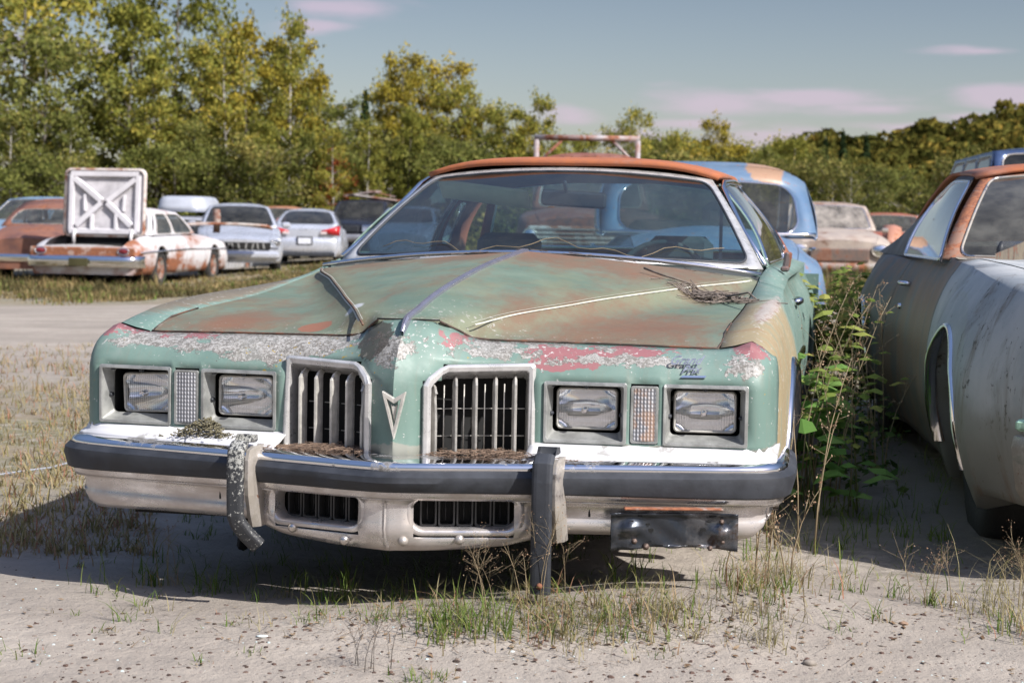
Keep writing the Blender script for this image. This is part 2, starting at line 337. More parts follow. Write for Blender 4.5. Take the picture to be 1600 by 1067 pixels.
        tan = t.math('MULTIPLY', t.ramp(t.math('ADD', ax.outputs['Y'], t.math('MULTIPLY', n1, .35)), 1.85, 1.45), t.ramp(ax.outputs['X'], 0, .3))
        col = t.mix(t.math('MULTIPLY', tan, t.ramp(st, .3, .48, .92)), col, (.30, .235, .135))
        col = t.mix(t.ramp(st, .54, .70, .5), col, (.24, .13, .07))
        col = t.mix(t.ramp(n3, .66, .69, .7), col, (.45, .44, .40))
        lf = t.math('ADD', t.blob(v, (-.86, 1.2, .87), (.10, 1.3, .10)), t.math('MULTIPLY', st, .8)); col = t.mix(t.ramp(lf, .62, .92, .8), col, (.175, .125, .085))
        col = t.mix(t.ramp(n2, .55, .70, .35), col, (.19, .19, .155))
        rg = t.blob(v, (.87, 1.0, .87), (.05, .9, .05)); col = t.mix(t.ramp(t.math('ADD', rg, t.math('MULTIPLY', n2, .8)), .66, .8, .6), col, (.26, .15, .14))
        col = t.mix(t.ramp(t.math('ADD', t.math('MULTIPLY', rg, .3), n3), .60, .64, .6), col, (.46, .45, .42))
        rough = .45
    if kind != 'front': t.bump(t.math('ADD', t.math('MULTIPLY', n3, .5), n4), .16, .002)
    t.setc(col); t.setv('Roughness', t.ramp(n2, .3, .7, rough+.22, rough)); t.setv('Specular IOR Level', .42)
    return t.mat
m_hood = paint_front('faded_green_hood_paint', 'hood'); m_front = paint_front('peeling_green_front_paint', 'front'); m_side = paint_front('faded_green_side_paint', 'side')
m_chrome = chrome('old_chrome', .22); m_chromed = chrome('dull_chrome', .62, (.66, .62, .60), .3, .2)
m_alu = plain('dull_aluminium', (.50, .48, .44), .42, .30, .2, 30, .15)
m_frame = plain('aged_bright_trim', (.56, .55, .54), .30, .45, .12, 24, .1)
m_pot = plain('grey_bezel_metal', (.34, .345, .33), .42, .45, .22, 22, .2)
m_black = plain('black_rubber', (.026, .029, .036), .60, 0, .35, 14, .1)
m_dark = plain('dark_void', (.012, .012, .012), .9)
m_glass = glass('windshield_glass', (.56, .70, .72), .045, f0=.07)
m_sglass = glass('side_glass', (.40, .50, .58), .08, 1.0, f0=.30)
m_roofrust = worn('rusted_roof_paint', (.25, .12, .08), (.36, .115, .045), .75, 3, .5, 0, (1, .5, 1), (.30, .10, .05), (.33, .16, .11), .3)
def whitefill():
    t = NT('white_filler_paint'); v = t.coord(); n = t.noise(v, 14, 7, .7); k = t.ramp(n, .56, .66, .8)
    t.setc(t.mix(k, (.60, .60, .62), (.30, .29, .27))); t.setv('Roughness', .5); t.bump(n, .2, .003)
    return t.mat
m_white = whitefill()
m_trimw = plain('pale_pinstripe', (.50, .49, .42), .5)
def bumper_chrome():
    t = NT('weathered_bumper_chrome'); v = t.coord(); n = t.noise(v, 7, 8, .7); s_ = t.noise(t.coord((1.2, 1, 5)), 6, 6, .65)
    ax = t.new('ShaderNodeSeparateXYZ'); t.link(v, ax.inputs[0]); lo = t.ramp(ax.outputs['Z'], .485, .43)
    k = t.math('MULTIPLY', lo, t.ramp(t.math('ADD', t.math('MULTIPLY', n, .5), t.math('MULTIPLY', s_, .5)), .28, .62, .85))
    k2 = t.ramp(t.math('ADD', n, t.math('MULTIPLY', lo, -.5)), .56, .62)
    c = t.mix(k, (.80, .80, .82), (.46, .40, .36)); c = t.mix(k2, c, (.20, .19, .18))
    c = t.mix(t.ramp(t.noise(v, 38, 5, .7), .70, .73), c, (.22, .11, .06))
    t.setc(c); t.setv('Metallic', t.math('SUBTRACT', 1, t.math('MULTIPLY', t.math('MAXIMUM', k, k2), .62))); t.setv('Roughness', t.math('ADD', .07, t.math('MULTIPLY', t.math('MAXIMUM', k, k2), .42)))
    t.bump(t.math('ADD', n, t.math('MULTIPLY', t.noise(v, 90, 3), .1)), .05, .004); return t.mat
m_bump = bumper_chrome()
m_rustchrome = chrome('rusted_chrome', .7, (.5, .42, .38), .8, .3)
def lens_mat(name, flutes, tint=(.93, .95, .97), haze=.14):
    t = NT(name); n = t.n; n.remove(t.b)
    w = t.new('ShaderNodeTexWave', wave_type='BANDS', bands_direction='X'); w.inputs['Scale'].default_value = flutes; t.link(t.coord(), w.inputs['Vector'])
    w2 = t.new('ShaderNodeTexWave', wave_type='BANDS', bands_direction='Z'); w2.inputs['Scale'].default_value = flutes*.33; t.link(t.coord(), w2.inputs['Vector'])
    h = t.math('ADD', w.outputs['Fac'], t.math('MULTIPLY', w2.outputs['Fac'], .8)); bp = t.new('ShaderNodeBump'); bp.inputs['Strength'].default_value = .45; bp.inputs['Distance'].default_value = .004; t.link(h, bp.inputs['Height'])
    tr = t.new('ShaderNodeBsdfTransparent'); tr.inputs[0].default_value = (*tint, 1)
    gl = t.new('ShaderNodeBsdfGlossy'); gl.inputs['Roughness'].default_value = .08; t.link(bp.outputs[0], gl.inputs['Normal'])
    rf = t.new('ShaderNodeBsdfRefraction'); rf.inputs['Roughness'].default_value = .02; rf.inputs['IOR'].default_value = 1.25; t.link(bp.outputs[0], rf.inputs['Normal'])
    a = t.new('ShaderNodeMixShader'); a.inputs[0].default_value = .24; t.link(tr.outputs[0], a.inputs[1]); t.link(rf.outputs[0], a.inputs[2])
    b = t.new('ShaderNodeMixShader'); b.inputs[0].default_value = .16; t.link(a.outputs[0], b.inputs[1]); t.link(gl.outputs[0], b.inputs[2])
    df = t.new('ShaderNodeBsdfDiffuse'); df.inputs[0].default_value = (.42, .42, .40, 1); t.link(bp.outputs[0], df.inputs['Normal'])
    c = t.new('ShaderNodeMixShader'); t.link(t.ramp(t.noise(t.coord(), 30, 4, .6), .3, .8, haze*2, haze*.4), c.inputs[0]); t.link(b.outputs[0], c.inputs[1]); t.link(df.outputs[0], c.inputs[2])
    t.link(c.outputs[0], t.out.inputs['Surface']); return t.mat
m_lens = lens_mat('fluted_headlight_glass', 48, haze=.022)
def marker_mat():
    t = NT('ribbed_marker_lens'); v = t.coord()
    w = t.new('ShaderNodeTexWave', wave_type='BANDS', bands_direction='X'); w.inputs['Scale'].default_value = 36; t.link(v, w.inputs['Vector'])
    w2 = t.new('ShaderNodeTexWave', wave_type='BANDS', bands_direction='Z'); w2.inputs['Scale'].default_value = 30; t.link(v, w2.inputs['Vector'])
    g = t.math('MULTIPLY', w.outputs['Fac'], t.math('ADD', .35, t.math('MULTIPLY', w2.outputs['Fac'], .65)))
    ax = t.new('ShaderNodeSeparateXYZ'); t.link(v, ax.inputs[0])
    amb = t.math('MULTIPLY', t.ramp(t.noise(v, 26, 3), .4, .6), t.ramp(ax.outputs['X'], -.1, .1, .75))
    c = t.mix(g, (.10, .105, .12), (.62, .62, .64)); c = t.mix(t.math('MULTIPLY', amb, .6), c, (.40, .21, .10)); t.setc(c); t.setv('Roughness', .18); t.bump(g, .6, .003); return t.mat
m_marker = marker_mat()

m_mirrorr = worn('rusty_dark_mirror', (.12, .10, .10), (.22, .08, .04), .5, 20)
YAW = -.1948556
gp = thing('parked_coupe', 'faded green rusty coupe with twin grilles facing the camera in the foreground', 'car', (-.315, 4.407, -.1), YAW)
HP = [(0, .102), (.012, .1085), (.03, .119), (.066, .138), (.108, .166), (.2, .206), (.326, .248), (.345, .250), (.361, .251), (.45, .256), (.564, .262), (.578, .266), (.648, .271), (.663, .277), (.75, .285), (.868, .297), (.895, .305), (.915, .325), (.928, .36), (.935, .40), (.94, .452)]
TY = [(0, .235), (.083, .248), (.098, .262), (.115, .285), (.135, .312), (.16, .326), (.2, .335), (.4, .372), (.78, .436), (.83, .432), (.868, .418)]
TZ = [(0, .848), (.083, .842), (.115, .822), (.15, .798), (.2, .793), (.5, .788), (.78, .782), (.82, .786), (.868, .806)]
def yF(x, z): x = abs(x); return tab(HP, x) + max(0, z-.695)*.45
def FF(x, z, off=0.0):
    e = .004; ax = abs(x); dy = (yF(ax+e, z)-yF(max(0, ax-e), z))/(2*e)*(1 if x >= 0 else -1); dz = .45 if z > .695 else 0
    n = Vector((dy, -1, dz)).normalized(); return Vector((x, yF(x, z), z)) + n*off
def header(s):
    xs = []
    for (a, _a), (b, _b) in zip(HP, HP[1:]):
        k = 3 if b-a > .09 else (2 if b-a > .05 else 1)
        for i in range(k): xs.append(lerp(a, b, i/k))
    xs.append(HP[-1][0]); rows = []
    ext = {.895: (.888, .422, .798), .915: (.905, .428, .786), .928: (.916, .436, .776), .935: (.924, .444, .770), .94: (.929, .454, .768)}
    for x in xs:
        y0 = tab(HP, x); zb = .500 if x < .346 else .533
        T = ext.get(round(x, 3)) or (x, tab(TY, x), tab(TZ, x)); ridge = tab([(0, .015), (.05, 0)], x)
        P0 = Vector((x, y0+.002, .700)); P2 = Vector(T); P1 = Vector((lerp(x, T[0], .3), y0+.030-ridge, .770 if x > .03 else .775))
        if x > .87: P1 = Vector((lerp(x, T[0], .25), lerp(y0, T[1], .15), .765))
        col = [Vector((x, y0, zb)), Vector((x, y0, .5475)), Vector((x, y0, .62)), Vector((x, y0, .688)), P0]
        for t in (.15, .3, .42, .55, .7, .85, 1): col.append(P0*(1-t)**2 + P1*2*t*(1-t) + P2*t*t)
        rows.append([Vector((s*p.x, p.y, p.z)) for p in col])
    def skip(i, j):
        a, b = xs[i]+1e-4, xs[i+1]-1e-4
        if a >= .066 and b <= .108: return j < 4
        if a >= .108 and b <= .326: return j < 6
        if j in (1, 2, 3) and ((a >= .361 and b <= .564) or (a >= .578 and b <= .648) or (a >= .663 and b <= .868)): return True
    return rows, skip
hb = MB()
for s in (1, -1):
    r, k = header(s); hb.grid(r, 0, True, k, flip=(s > 0))
hb.build('header_panel', m_front, gp, solid=.004, recalc=True, autos=30)
# inner dark bulkhead behind the panel
b = MB(); b.box((0, .52, .62), (1.7, .02, .32)); b.box((0, .62, .30), (1.6, .5, .02)); b.build('radiator_support', m_dark, gp)
def ring(a, bb, s, oa, ob): return [[FF(s*x, z, oa) for x, z in a], [FF(s*x, z, ob) for x, z in bb]]
def rr(x0, x1, z0, z1, r, n=5):
    o = []
    for cx, cz, a0 in ((x1-r, z1-r, 0), (x0+r, z1-r, 90), (x0+r, z0+r, 180), (x1-r, z0+r, 270)):
        for i in range(n+1): a = D(a0+90*i/n); o.append((cx+r*math.cos(a), cz+r*math.sin(a)))
    return o + [o[0]]
# grilles
GO = [(.066, .488), (.066, .689), (.074, .705), (.099, .728), (.118, .736), (.325, .741), (.333, .735), (.336, .488)]
GI = [(.084, .488), (.084, .682), (.090, .692), (.109, .712), (.122, .718), (.310, .722), (.316, .717), (.317, .488)]
GM = [((a[0]*.55+c[0]*.45), (a[1]*.55+c[1]*.45)) for a, c in zip(GO, GI)]
def gtop(x): return tab([(.084, .682), (.09, .692), (.109, .712), (.122, .718), (.316, .722)], x)
for s in (1, -1):
    g = MB(); rows = [[FF(s*x, z, o) for x, z in P] for P, o in ((GO, -.01), (GO, .010), (GM, .015), (GI, .008), (GI, -.05))]
    g.grid(rows, 0, False, flip=(s < 0)); fr = g.build('grille', m_frame, gp, bevel=.002)
    for k in range(5):
        x = .096 + k*.0475; bl = MB(); zt = gtop(x) - .002; R_ = []
        for z in (.490, .60, .68, zt-.030, zt-.012, zt):
            back = 0 if z < zt-.02 else (.010 if z < zt-.005 else .022); w = .0062 if z < zt-.005 else .003
            pr = [(-w, -.021), (-w, -.010-back), (-w*.4, .004-back), (w*.5, .004-back), (w, -.012-back), (w, -.021)]
            R_.append([FF(s*x, z, o) + Vector((dx, 0, 0)) for dx, o in pr])
        bl.grid(R_, 0, False); bl.build('blade', m_alu, fr, bevel=.0012)
    fin = MB()
    for k in range(5):
        x = .096+k*.0475+.0235
        if x < .305: fin.tube([FF(s*x, .49, -.03), FF(s*x, gtop(x)-.02, -.03)], .0018, 6)
        for z in (.555, .625): 
            x2 = min(x+.02, .314); fin.tube([FF(s*(x-.02), z, -.035), FF(s*x2, z, -.035)], .0014, 5)
    fin.build('inner_fins', m_alu, fr)
    bk = MB(); bk.grid([[FF(s*x, .47, -.11), FF(s*x, .76, -.09)] for x in (.05, .2, .36)]); bk.build('grille_backing', m_dark, fr)
# headlights
def headlight(x0, x1, s, tilt=0, lab=None):
    z0, z1 = .548, .6955; b = MB()
    A = rr(x0-.004, x1+.004, z0-.004, z1+.004, .006); B = rr(x0+.004, x1-.004, z0+.004, z1-.004, .006)
    Cc = rr(x0+.014, x1-.014, z0+.020, z1-.009, .012)
    b.grid([[FF(s*x, z, o) for x, z in P] for P, o in ((A, -.004), (A, .005), (B, .005), (B, 0), (Cc, -.042), (Cc, -.048))], 0, False, flip=(s > 0))
    bz = b.build('headlight', m_pot, gp, bevel=.0015)
    if lab: bz['label'] = lab
    k = MB(); E_ = rr(x0+.001, x1-.001, z0+.001, z1-.001, .01); k.grid([[FF(s*x, z, o) for x, z in P] for P, o in ((E_, -.052), (E_, -.13))]); k.grid([[FF(s*x, z, -.13) for z in (z0, z1)] for x in (x0, x1)]); k.build('lamp_bucket', m_dark, bz)
    cx, cz = (x0+x1)/2, (z0+.021+z1-.009)/2; w, h = (x1-x0)/2-.028, .0485
    c0 = FF(s*cx, cz, -.052); ex = (FF(s*(cx+.05), cz) - FF(s*(cx-.05), cz)).normalized(); ex = ex if s > 0 else -ex; ez = Vector((0, 0, 1)); en = ex.cross(ez)
    if tilt: q = Matrix.Rotation(tilt, 3, en); ex, ez = q @ ex, q @ ez; c0 = c0 + ex*.012 + Vector((0, .0, -.004)); q = Matrix.Rotation(-.10, 3, ez); ex, en = q @ ex, q @ en
    pt = lambda x, z, o: c0 + ex*x + ez*z + en*o
    rim = MB(); P = lambda k, r: rr(-w*k, w*k, -h*k, h*k, r)
    rim.grid([[pt(x, z, o) for x, z in Q] for Q, o in ((rr(-w-.006, w+.006, -h-.006, h+.006, .014), -.03), (rr(-w-.006, w+.006, -h-.006, h+.006, .014), .0), (rr(-w-.003, w+.003, -h-.003, h+.003, .012), .005), (rr(-w, w, -h, h, .011), .004), (rr(-w, w, -h, h, .011), -.01))]); rim.build('lamp_rim', m_alu, bz)
    gr_ = lambda fn: [[pt(w*a_*(1-.04*b_**4), h*b_*(1-.03*a_**4), fn(a_, b_)) for b_ in [q/8-1 for q in range(17)]] for a_ in [q/10-1 for q in range(21)]]
    ln = MB(); ln.grid(gr_(lambda a_, b_: .003+.007*(1-a_*a_)*(1-b_*b_)), flip=True); ln.build('lens', m_lens, bz)
    rf = MB(); rf.grid(gr_(lambda a_, b_: -.004-.052*(1-min(1, (a_*a_+b_*b_)*.72))), flip=True); rf.lathe([(.0005, -.010), (.007, -.012), (.009, -.024), (.007, -.05)], c0, 'Y', 12)
    rf.build('reflector', m_refl, bz)
    for dx, dz in ((-.95, 1.05), (0, 1.0), (.95, 1.05), (-1, -.2), (1, -.2)):
        sc = MB(); q = FF(s*(cx+dx*(w+.016)), cz+dz*(h+.010), -.030); sc.lathe([(.0005, -.006), (.005, -.005), (.006, 0), (.006, .01)], q, 'Y', 8); sc.build('adjuster_screw', m_black, bz)
m_refl = plain('headlamp_reflector', (.90, .90, .92), .07, 1.0, .04, 60)
headlight(.361, .564, 1); headlight(.663, .868, 1); headlight(.361, .564, -1); headlight(.663, .868, -1, .05, 'loose outer headlight tilted in its bezel')
for s in (1, -1):
    b = MB(); A = rr(.578, .648, .5485, .6945, .006); B = rr(.585, .641, .555, .688, .004)
    b.grid([[FF(s*x, z, o) for x, z in P] for P, o in ((A, -.006), (A, .003), (B, .003), (B, -.004))], 0, False, flip=(s > 0)); f = b.build('marker_lamp', m_pot, gp, bevel=.001)
    l = MB(); l.grid([[FF(s*lerp(.585, .641, i/8), lerp(.555, .688, j/8), .002 + .003*math.sin(math.pi*i/8)) for j in range(9)] for i in range(9)]); l.build('lens', m_marker, f)
# nose emblem (arrow shape) and script badge
def prism(mb, pts, to3, h0, h1, m=0):
    n = len(pts); a = [to3(x, z, h0) for x, z in pts]; b2 = [to3(x, z, h1) for x, z in pts]
    mb.add(a+b2, [tuple(range(n, 2*n))]+[(i, (i+1) % n, (i+1) % n+n, i+n) for i in range(n)], m, False)
e = MB(); E = lambda x, z, h: Vector((x+.006, .098-h-abs(x)*.10, z))
for s in (1, -1):
    prism(e, [(0, .555), (s*.030, .672), (s*.030, .676), (0, .658), (0, .645), (s*.019, .658), (0, .585)][::s], E, 0, .014)
prism(e, [(-.009, .643), (0, .598), (.009, .643), (0, .637)], E, 0, .007)
e.build('nose_emblem', m_alu, gp, bevel=.001, recalc=True)
def text_mesh(s, size, shear, to3, mat, name, parent, depth=.0025, bold=.0):
    cu = bpy.data.curves.new('txt', 'FONT'); cu.body = s; cu.size = 1; cu.shear = shear; cu.extrude = .0; cu.offset = bold; cu.resolution_u = 3
    o = bpy.data.objects.new('txt', cu); C.objects.link(o); dg = bpy.context.evaluated_depsgraph_get(); dg.update()
    me = bpy.data.meshes.new_from_object(o.evaluated_get(dg)); bpy.data.objects.remove(o)
    vs = [v.co.copy() for v in me.vertices]; fs = [tuple(p.vertices) for p in me.polygons]
    from collections import Counter
    ed = Counter(); n = len(vs)
    for f in fs:
        for a, b in zip(f, f[1:]+f[:1]): ed[(a, b)] += 1
    out = MB(); P0 = [to3(v.x*size, v.y*size, 0) for v in vs]; P1 = [to3(v.x*size, v.y*size, depth) for v in vs]
    F = [tuple(i+n for i in f) for f in fs]
    for (a, b) in list(ed):
        if (b, a) not in ed: F.append((a, b, b+n, a+n))
    out.add(P0+P1, F, 0, False); bpy.data.meshes.remove(me); return out.build(name, mat, parent)
bd = lambda ox, oz: (lambda x, z, h: FF(ox+x, oz+z+x*.03, .001+h) )
m_badge = plain('badge_metal', (.40, .41, .44), .25, .75, .3, 90)
badge = text_mesh('Grand', .031, .6, bd(.668, .748), m_badge, 'script_badge', gp, .0022, .016)
text_mesh('Prix', .028, .6, bd(.700, .727), m_badge, 'script_lower_line', badge, .0022, .016)
b = MB(); prism(b, [(.700, .716), (.762, .717), (.765, .722), (.705, .721)], lambda x, z, h: FF(x, z, h), 0, .005); b.build('badge_bar', m_chrome, badge)

# hood ------------------------------------------------------------
XK = [(.25, .122), (.35, .161), (.506, .220), (.8, .335), (.951, .392), (1.435, .571), (1.98, .765), (2.1, .775)]
ZK = [(.25, .826), (.35, .838), (.506, .855), (.8, .874), (.951, .884), (1.435, .906), (1.98, .925), (2.1, .93)]
ZC = [(.235, .848), (.289, .856), (.474, .890), (.723, .922), (1.197, .967), (1.6, .992), (1.825, 1.003), (2.1, 1.002)]
ZG = [(.42, .782), (.57, .812), (.8, .830), (1.3, .852), (1.7, .885), (2.0, .915), (2.2, .945), (2.3, .955)]
def hood_z(x, y):
    ax = abs(x); xk = stab(XK, y); zk = stab(ZK, y); zc = stab(ZC, y); zg = stab(ZG, y)
    if ax <= xk: u = ax/xk; return zk+(zc-zk)*(1-u*u*.35-u*.65)
    u = min(1, (ax-xk)/max(.02, .782-xk)); w = min(1, (ax-xk)/.062)
    z = zg+(zk-zg)*(1-u)**tab([(.35, 11), (.9, 8), (1.5, 5), (1.95, 4)], y)
    return lerp(z, min(zk, zg+.02), 0) - .006*math.sin(math.pi*u**.6)*tab([(.45, 0), (.7, 1), (1.3, .8), (1.9, .1)], y)
hx = []
for i in range(141): u = i/70-1; hx.append(.784*(abs(u)**1.1)*(1 if u >= 0 else -1))
rows = []
for x in hx:
    ax = abs(x); y0 = tab(TY, ax)+.006; z0 = tab(TZ, ax)+.003; y1 = 1.88+.13*(ax/.78)**2; row = []
    row.append(Vector((x, y0+.003, z0-.018)))
    for j in range(43):
        t = (j/42)**1.25; y = lerp(y0, y1, t); z = hood_z(x, y); k = max(0, 1-(y-y0)/.10); k = k*k*(3-2*k); row.append(Vector((x, y, lerp(z, z0+(y-y0)*.22, k))))
    row.append(Vector((x, y1+.004, row[-1].z-.02))); rows.append(row)
hood = MB().grid(rows, 0, True, flip=True).build('hood', m_hood, gp, solid=.0)
for s in (1, -1):
    b = MB(); b.tube([(s*x, tab(TY, x)+.001, tab(TZ, x)+.0025) for x in [.083+.697*(i/60) for i in range(61)]]+[(s*.786, .50, .797), (s*.787, .60, .818), (s*.787, .80, .832)], .0030, 5); b.build('hood_edge', worn('dark_rusty_edge', (.035, .028, .022), (.13, .06, .035), .45, 20, .85), hood)
b = MB(); b.tube([(x, .2445-.0*x, .8475) for x in (-.083, -.04, 0, .04, .083)], .0024, 5); b.build('hood_edge', m_dark, hood)
t_ = MB()
pts = [Vector((0, y, stab(ZC, max(y, .235)) + .004)) for y in [.25+.08*i for i in range(21)]]
rws = []
for p in [Vector((0, .178, .818)), Vector((0, .19, .832)), Vector((0, .22, .848))]+pts:
    w = tab([(.17, .004), (.22, .009), (.6, .011), (1.9, .011)], p.y); hgt = tab([(.17, .003), (.2, .016), (.3, .012), (.5, .007)], p.y)
    rws.append([p+Vector((a*w, 0, b_*hgt)) for a, b_ in ((-1, -1.2), (-.9, .3), (-.35, .75), (-.2, .35), (.2, .35), (.35, .75), (.9, .3), (1, -1.2))])
t_.grid(rws, 0, False); t_.build('hood_spear', plain('dull_violet_grey_trim', (.29, .29, .36), .25, .65, .08, 12), hood)
b = MB(); b.tube([(-stab(XK, y), y, hood_z(stab(XK, y), y)+.002) for y in [lerp(.265, 1.93, i/50) for i in range(51)]], .0036, 6); b.build('crease_lip', worn('dark_rusty_lip', (.11, .10, .08), (.15, .085, .055), .5, 18, .85), hood)
ps = MB()
for s in (1, -1):
    for o, w in ((.0, .0009), (.0105, .0015)):
        R_ = []
        for i in range(110):
            y = lerp(.33, 1.96, i/109); xk = stab(XK, y)-.006+o; R_.append([Vector((s*(xk+a*w), y, hood_z(xk+a*w, y)+.003)) for a in (-1, 1)])
        ps.grid(R_)
ps.build('pinstripe', m_trimw, hood)

# body sides --------------------------------------------------------
RZ = [(.45, .806), (.7, .842), (1.0, .860), (1.5, .872), (2.0, .888), (2.5, .915), (3.6, .915), (4.6, .93), (5.3, .90)]
RX = [(.45, .869), (1.2, .872), (2.0, .875), (2.6, .870), (4.4, .86), (5.35, .82)]
OFF = [(.438, -.022), (.50, -.010), (.75, -.004), (1.15, 0), (1.8, -.018), (2.4, -.048), (3.2, -.060), (3.9, -.05), (4.5, -.05), (5.0, -.05), (5.38, -.09)]
def side_x(z, y): return stab([(.2, .90), (.27, .915), (.42, .945), (.55, .958), (.66, .956), (.75, .942), (.82, .915), (.88, .875)], z) + stab(OFF, y)
def arch(y):
    for yc, r in ((1.07, .375), (4.02, .36)):
        if abs(y-yc) < r: return .34+math.sqrt(r*r-(y-yc)**2)*.98
    return .42 if y < .70 else .235
def body_row(y, s):
    xi = .788 if y < 2.1 else tab([(2.1, .790), (2.3, .800), (3.6, .800), (4.4, .74), (5.38, .70)], y); zi = stab(ZG, y) if y < 2.3 else tab([(2.3, .955), (4.4, .955), (4.6, .965), (5.38, .90)], y)
    xr, zr = tab(RX, y), stab(RZ, y); zb = arch(y); P = [(xi-.05, zi-.022), (xi-.004, zi-.012), (xi, zi), (lerp(xi, xr, .5), lerp(zi, zr, .42)), (xr, zr)]
    xs0 = side_x(zr-.05, y); P += [(lerp(xr, xs0, .55), zr-.014), (xs0, zr-.045)]
    zt = zr-.045
    for k in range(1, 9):
        z = lerp(zt, zb, k/8); P.append((side_x(z, y) if k < 9 else 0, z))
    P.append((P[-1][0]-.02, zb-.002)); P.append((P[-1][0]-.10, zb+.01))
    return [Vector((s*x, y, z)) for x, z in P]
def ys_(a, b2, n):
    o = [lerp(a, b2, i/n) for i in range(n+1)]
    for yc, r in ((1.07, .375), (4.02, .36)):
        for q in (yc-r, yc-r+.004, yc-r+.02, yc+r-.02, yc+r-.004, yc+r):
            if a < q < b2: o.append(q)
    return sorted(o)
for s in (1, -1):
    for nm, a, b2, n in (('fender', .438, 1.985, 40), ('door', 1.991, 3.345, 14), ('quarter_panel', 3.351, 5.36, 40)):
        g = MB().grid([body_row(y, s) for y in ys_(a, b2, n)], 0, True, flip=(s < 0)); o = g.build(nm, m_side, gp, solid=.0)
        if nm == 'door':
            h = MB(); y = 3.17; x = side_x(.80, y); h.tube([(s*(x-.01), y-.09, .80), (s*(x+.022), y-.085, .803), (s*(x+.028), y, .805), (s*(x+.022), y+.085, .803), (s*(x-.01), y+.09, .80)], .011, 8, ry=1.3)
            h.lathe([(.0005, .02), (.012, .018), (.014, 0)], (s*x, 3.17, .735), 'X', 10) if s > 0 else None
            h.build('door_handle', m_chrome, o)
            ml = MB()
            ml.grid([[Vector((s*(side_x(z_, yy)+d_), yy, z_)) for d_, z_ in ((0, .615), (.012, .61), (.012, .585), (0, .58))] for yy in [lerp(2.0, 3.34, i/12) for i in range(13)]]); ml.build('side_molding', m_teal if 0 else m_chrome, o)
            # door mirror
            if s > 0: mr = MB(); mr.box((.862, 2.50, .980), (.016, .05, .06), rz=-.3, ry=.15, bev=.005); mr.box((.855, 2.48, .948), (.03, .09, .02), bev=.006); mr.build('door_mirror', m_mirrorr, o)
    w = MB(); rws = []
    for i in range(25):
        a = math.pi*(.0+i/24); y = 1.07-.378*math.cos(a); z = .34+.37*math.sin(a); x = side_x(max(z, .3), y); rws.append([Vector((s*(x+d_), y-.0*dr, z+dr)) for d_, dr in ((-.015, -.012), (.010, -.010), (.013, .004), (.003, .014), (-.004, .015))])
    w.grid(rws, 0, True); w.build('arch_molding', m_chrome, gp)
# wheels ------------------------------------------------------------
m_tyre = plain('tyre_rubber', (.028, .027, .026), .85, 0, .3, 10, .3); m_rimrust = worn('rusty_rim', (.25, .24, .22), (.20, .08, .04), .6, 8)
def wheel(parent, c, r=.335, w=.20, rim_m=None, n=28, s=1, name='wheel'):
    t = MB(); k = r/.335; h = w/2
    t.lathe([(r*.58, -h*.8), (r*.66, -h), (r*.90, -h*.98), (r*.985, -h*.7), (r, 0), (r*.985, h*.7), (r*.90, h*.98), (r*.66, h), (r*.58, h*.8)], c, 'X', n); ty = t.build(name, m_tyre, parent)
    q = MB(); q.lathe([(r*.59, s*h*.82), (r*.55, s*h*.86), (r*.50, s*h*.45), (r*.40, s*h*.35), (r*.30, s*h*.55), (r*.16, s*h*.62), (r*.12, s*h*.85), (.002, s*h*.9)], c, 'X', n)
    for i in range(5):
        a = 2*math.pi*i/5; q.lathe([(.002, s*(h*.35)), (.012*k, s*h*.48), (.012*k, s*h*.2)], (c[0], c[1]+math.cos(a)*r*.23, c[2]+math.sin(a)*r*.23), 'X', 6)
    q.build('rim', rim_m or m_rimrust, ty); return ty
for s in (1, -1):
    wheel(gp, (s*.80, 4.02, .33), .335, .2, s=s)
# underbody, inner arches
b = MB(); b.box((0, 2.9, .40), (1.36, 4.6, .10)); b.box((0, 1.07, .62), (1.30, .9, .30)); b.tube([(-.75, 1.07, .30), (.75, 1.07, .30)], .035, 8); b.tube([(-.52, .55, .40), (-.66, .85, .12)], .018, 8)
b.build('chassis', plain('dirty_underbody', (.035, .03, .026), .9), gp)
# bumper -------------------------------------------------------------
PB = [(0, 0), (.03, .004), (.1, .020), (.2, .050), (.36, .095), (.5, .130), (.65, .166), (.8, .202), (.88, .228), (.93, .255), (.958, .285), (.972, .32), (.980, .37), (.980, .48), (.975, .62), (.965, .78)]
def ppath():
    o = []
    for (a, b2) in zip(PB, PB[1:]):
        k = 4 if b2[0]-a[0] > .06 else 2
        for i in range(k): o.append((lerp(a[0], b2[0], i/k), lerp(a[1], b2[1], i/k)))
    o.append(PB[-1]); return o
pp = ppath(); full = [(-x, y) for x, y in pp[::-1]][:-1] + pp
# insert exact columns for the air openings
def bnorm(i, L):
    a = L[max(0, i-1)]; b2 = L[min(len(L)-1, i+1)]; d = Vector((b2[0]-a[0], b2[1]-a[1])); n = Vector((d.y, -d.x)).normalized(); return n
def bzl(x): return stab([(0, .276), (.13, .278), (.30, .290), (.36, .305), (.42, .322), (.7, .318), (.90, .312), (.96, .33), (.98, .35)], abs(x))
def brt(x): return tab([(0, .484), (.98, .488)], abs(x))
def brb(x): return tab([(0, .433), (.4, .430), (.98, .420)], abs(x))
def sweep(prof, L=full, skip=None, m=0, sm=True, flip=False):
    rows = []
    for i, (x, y) in enumerate(L):
        n = bnorm(i, L); rows.append([Vector((x-n.x*d, y-n.y*d, z)) for d, z in prof(x, y)])
    return MB().grid(rows, m, sm, skip, flip)
bumper = sweep(lambda x, y: [(.135, .500), (.125, .512), (.10, .514), (.05, .511), (.022, .506), (.010, .499), (.008, .490), (.014, .480), (.014, brb(x)-.004), (.016, brb(x)-.012), (.020, brb(x)-.020)], flip=True).build('front_bumper', m_bump, gp, solid=.003)
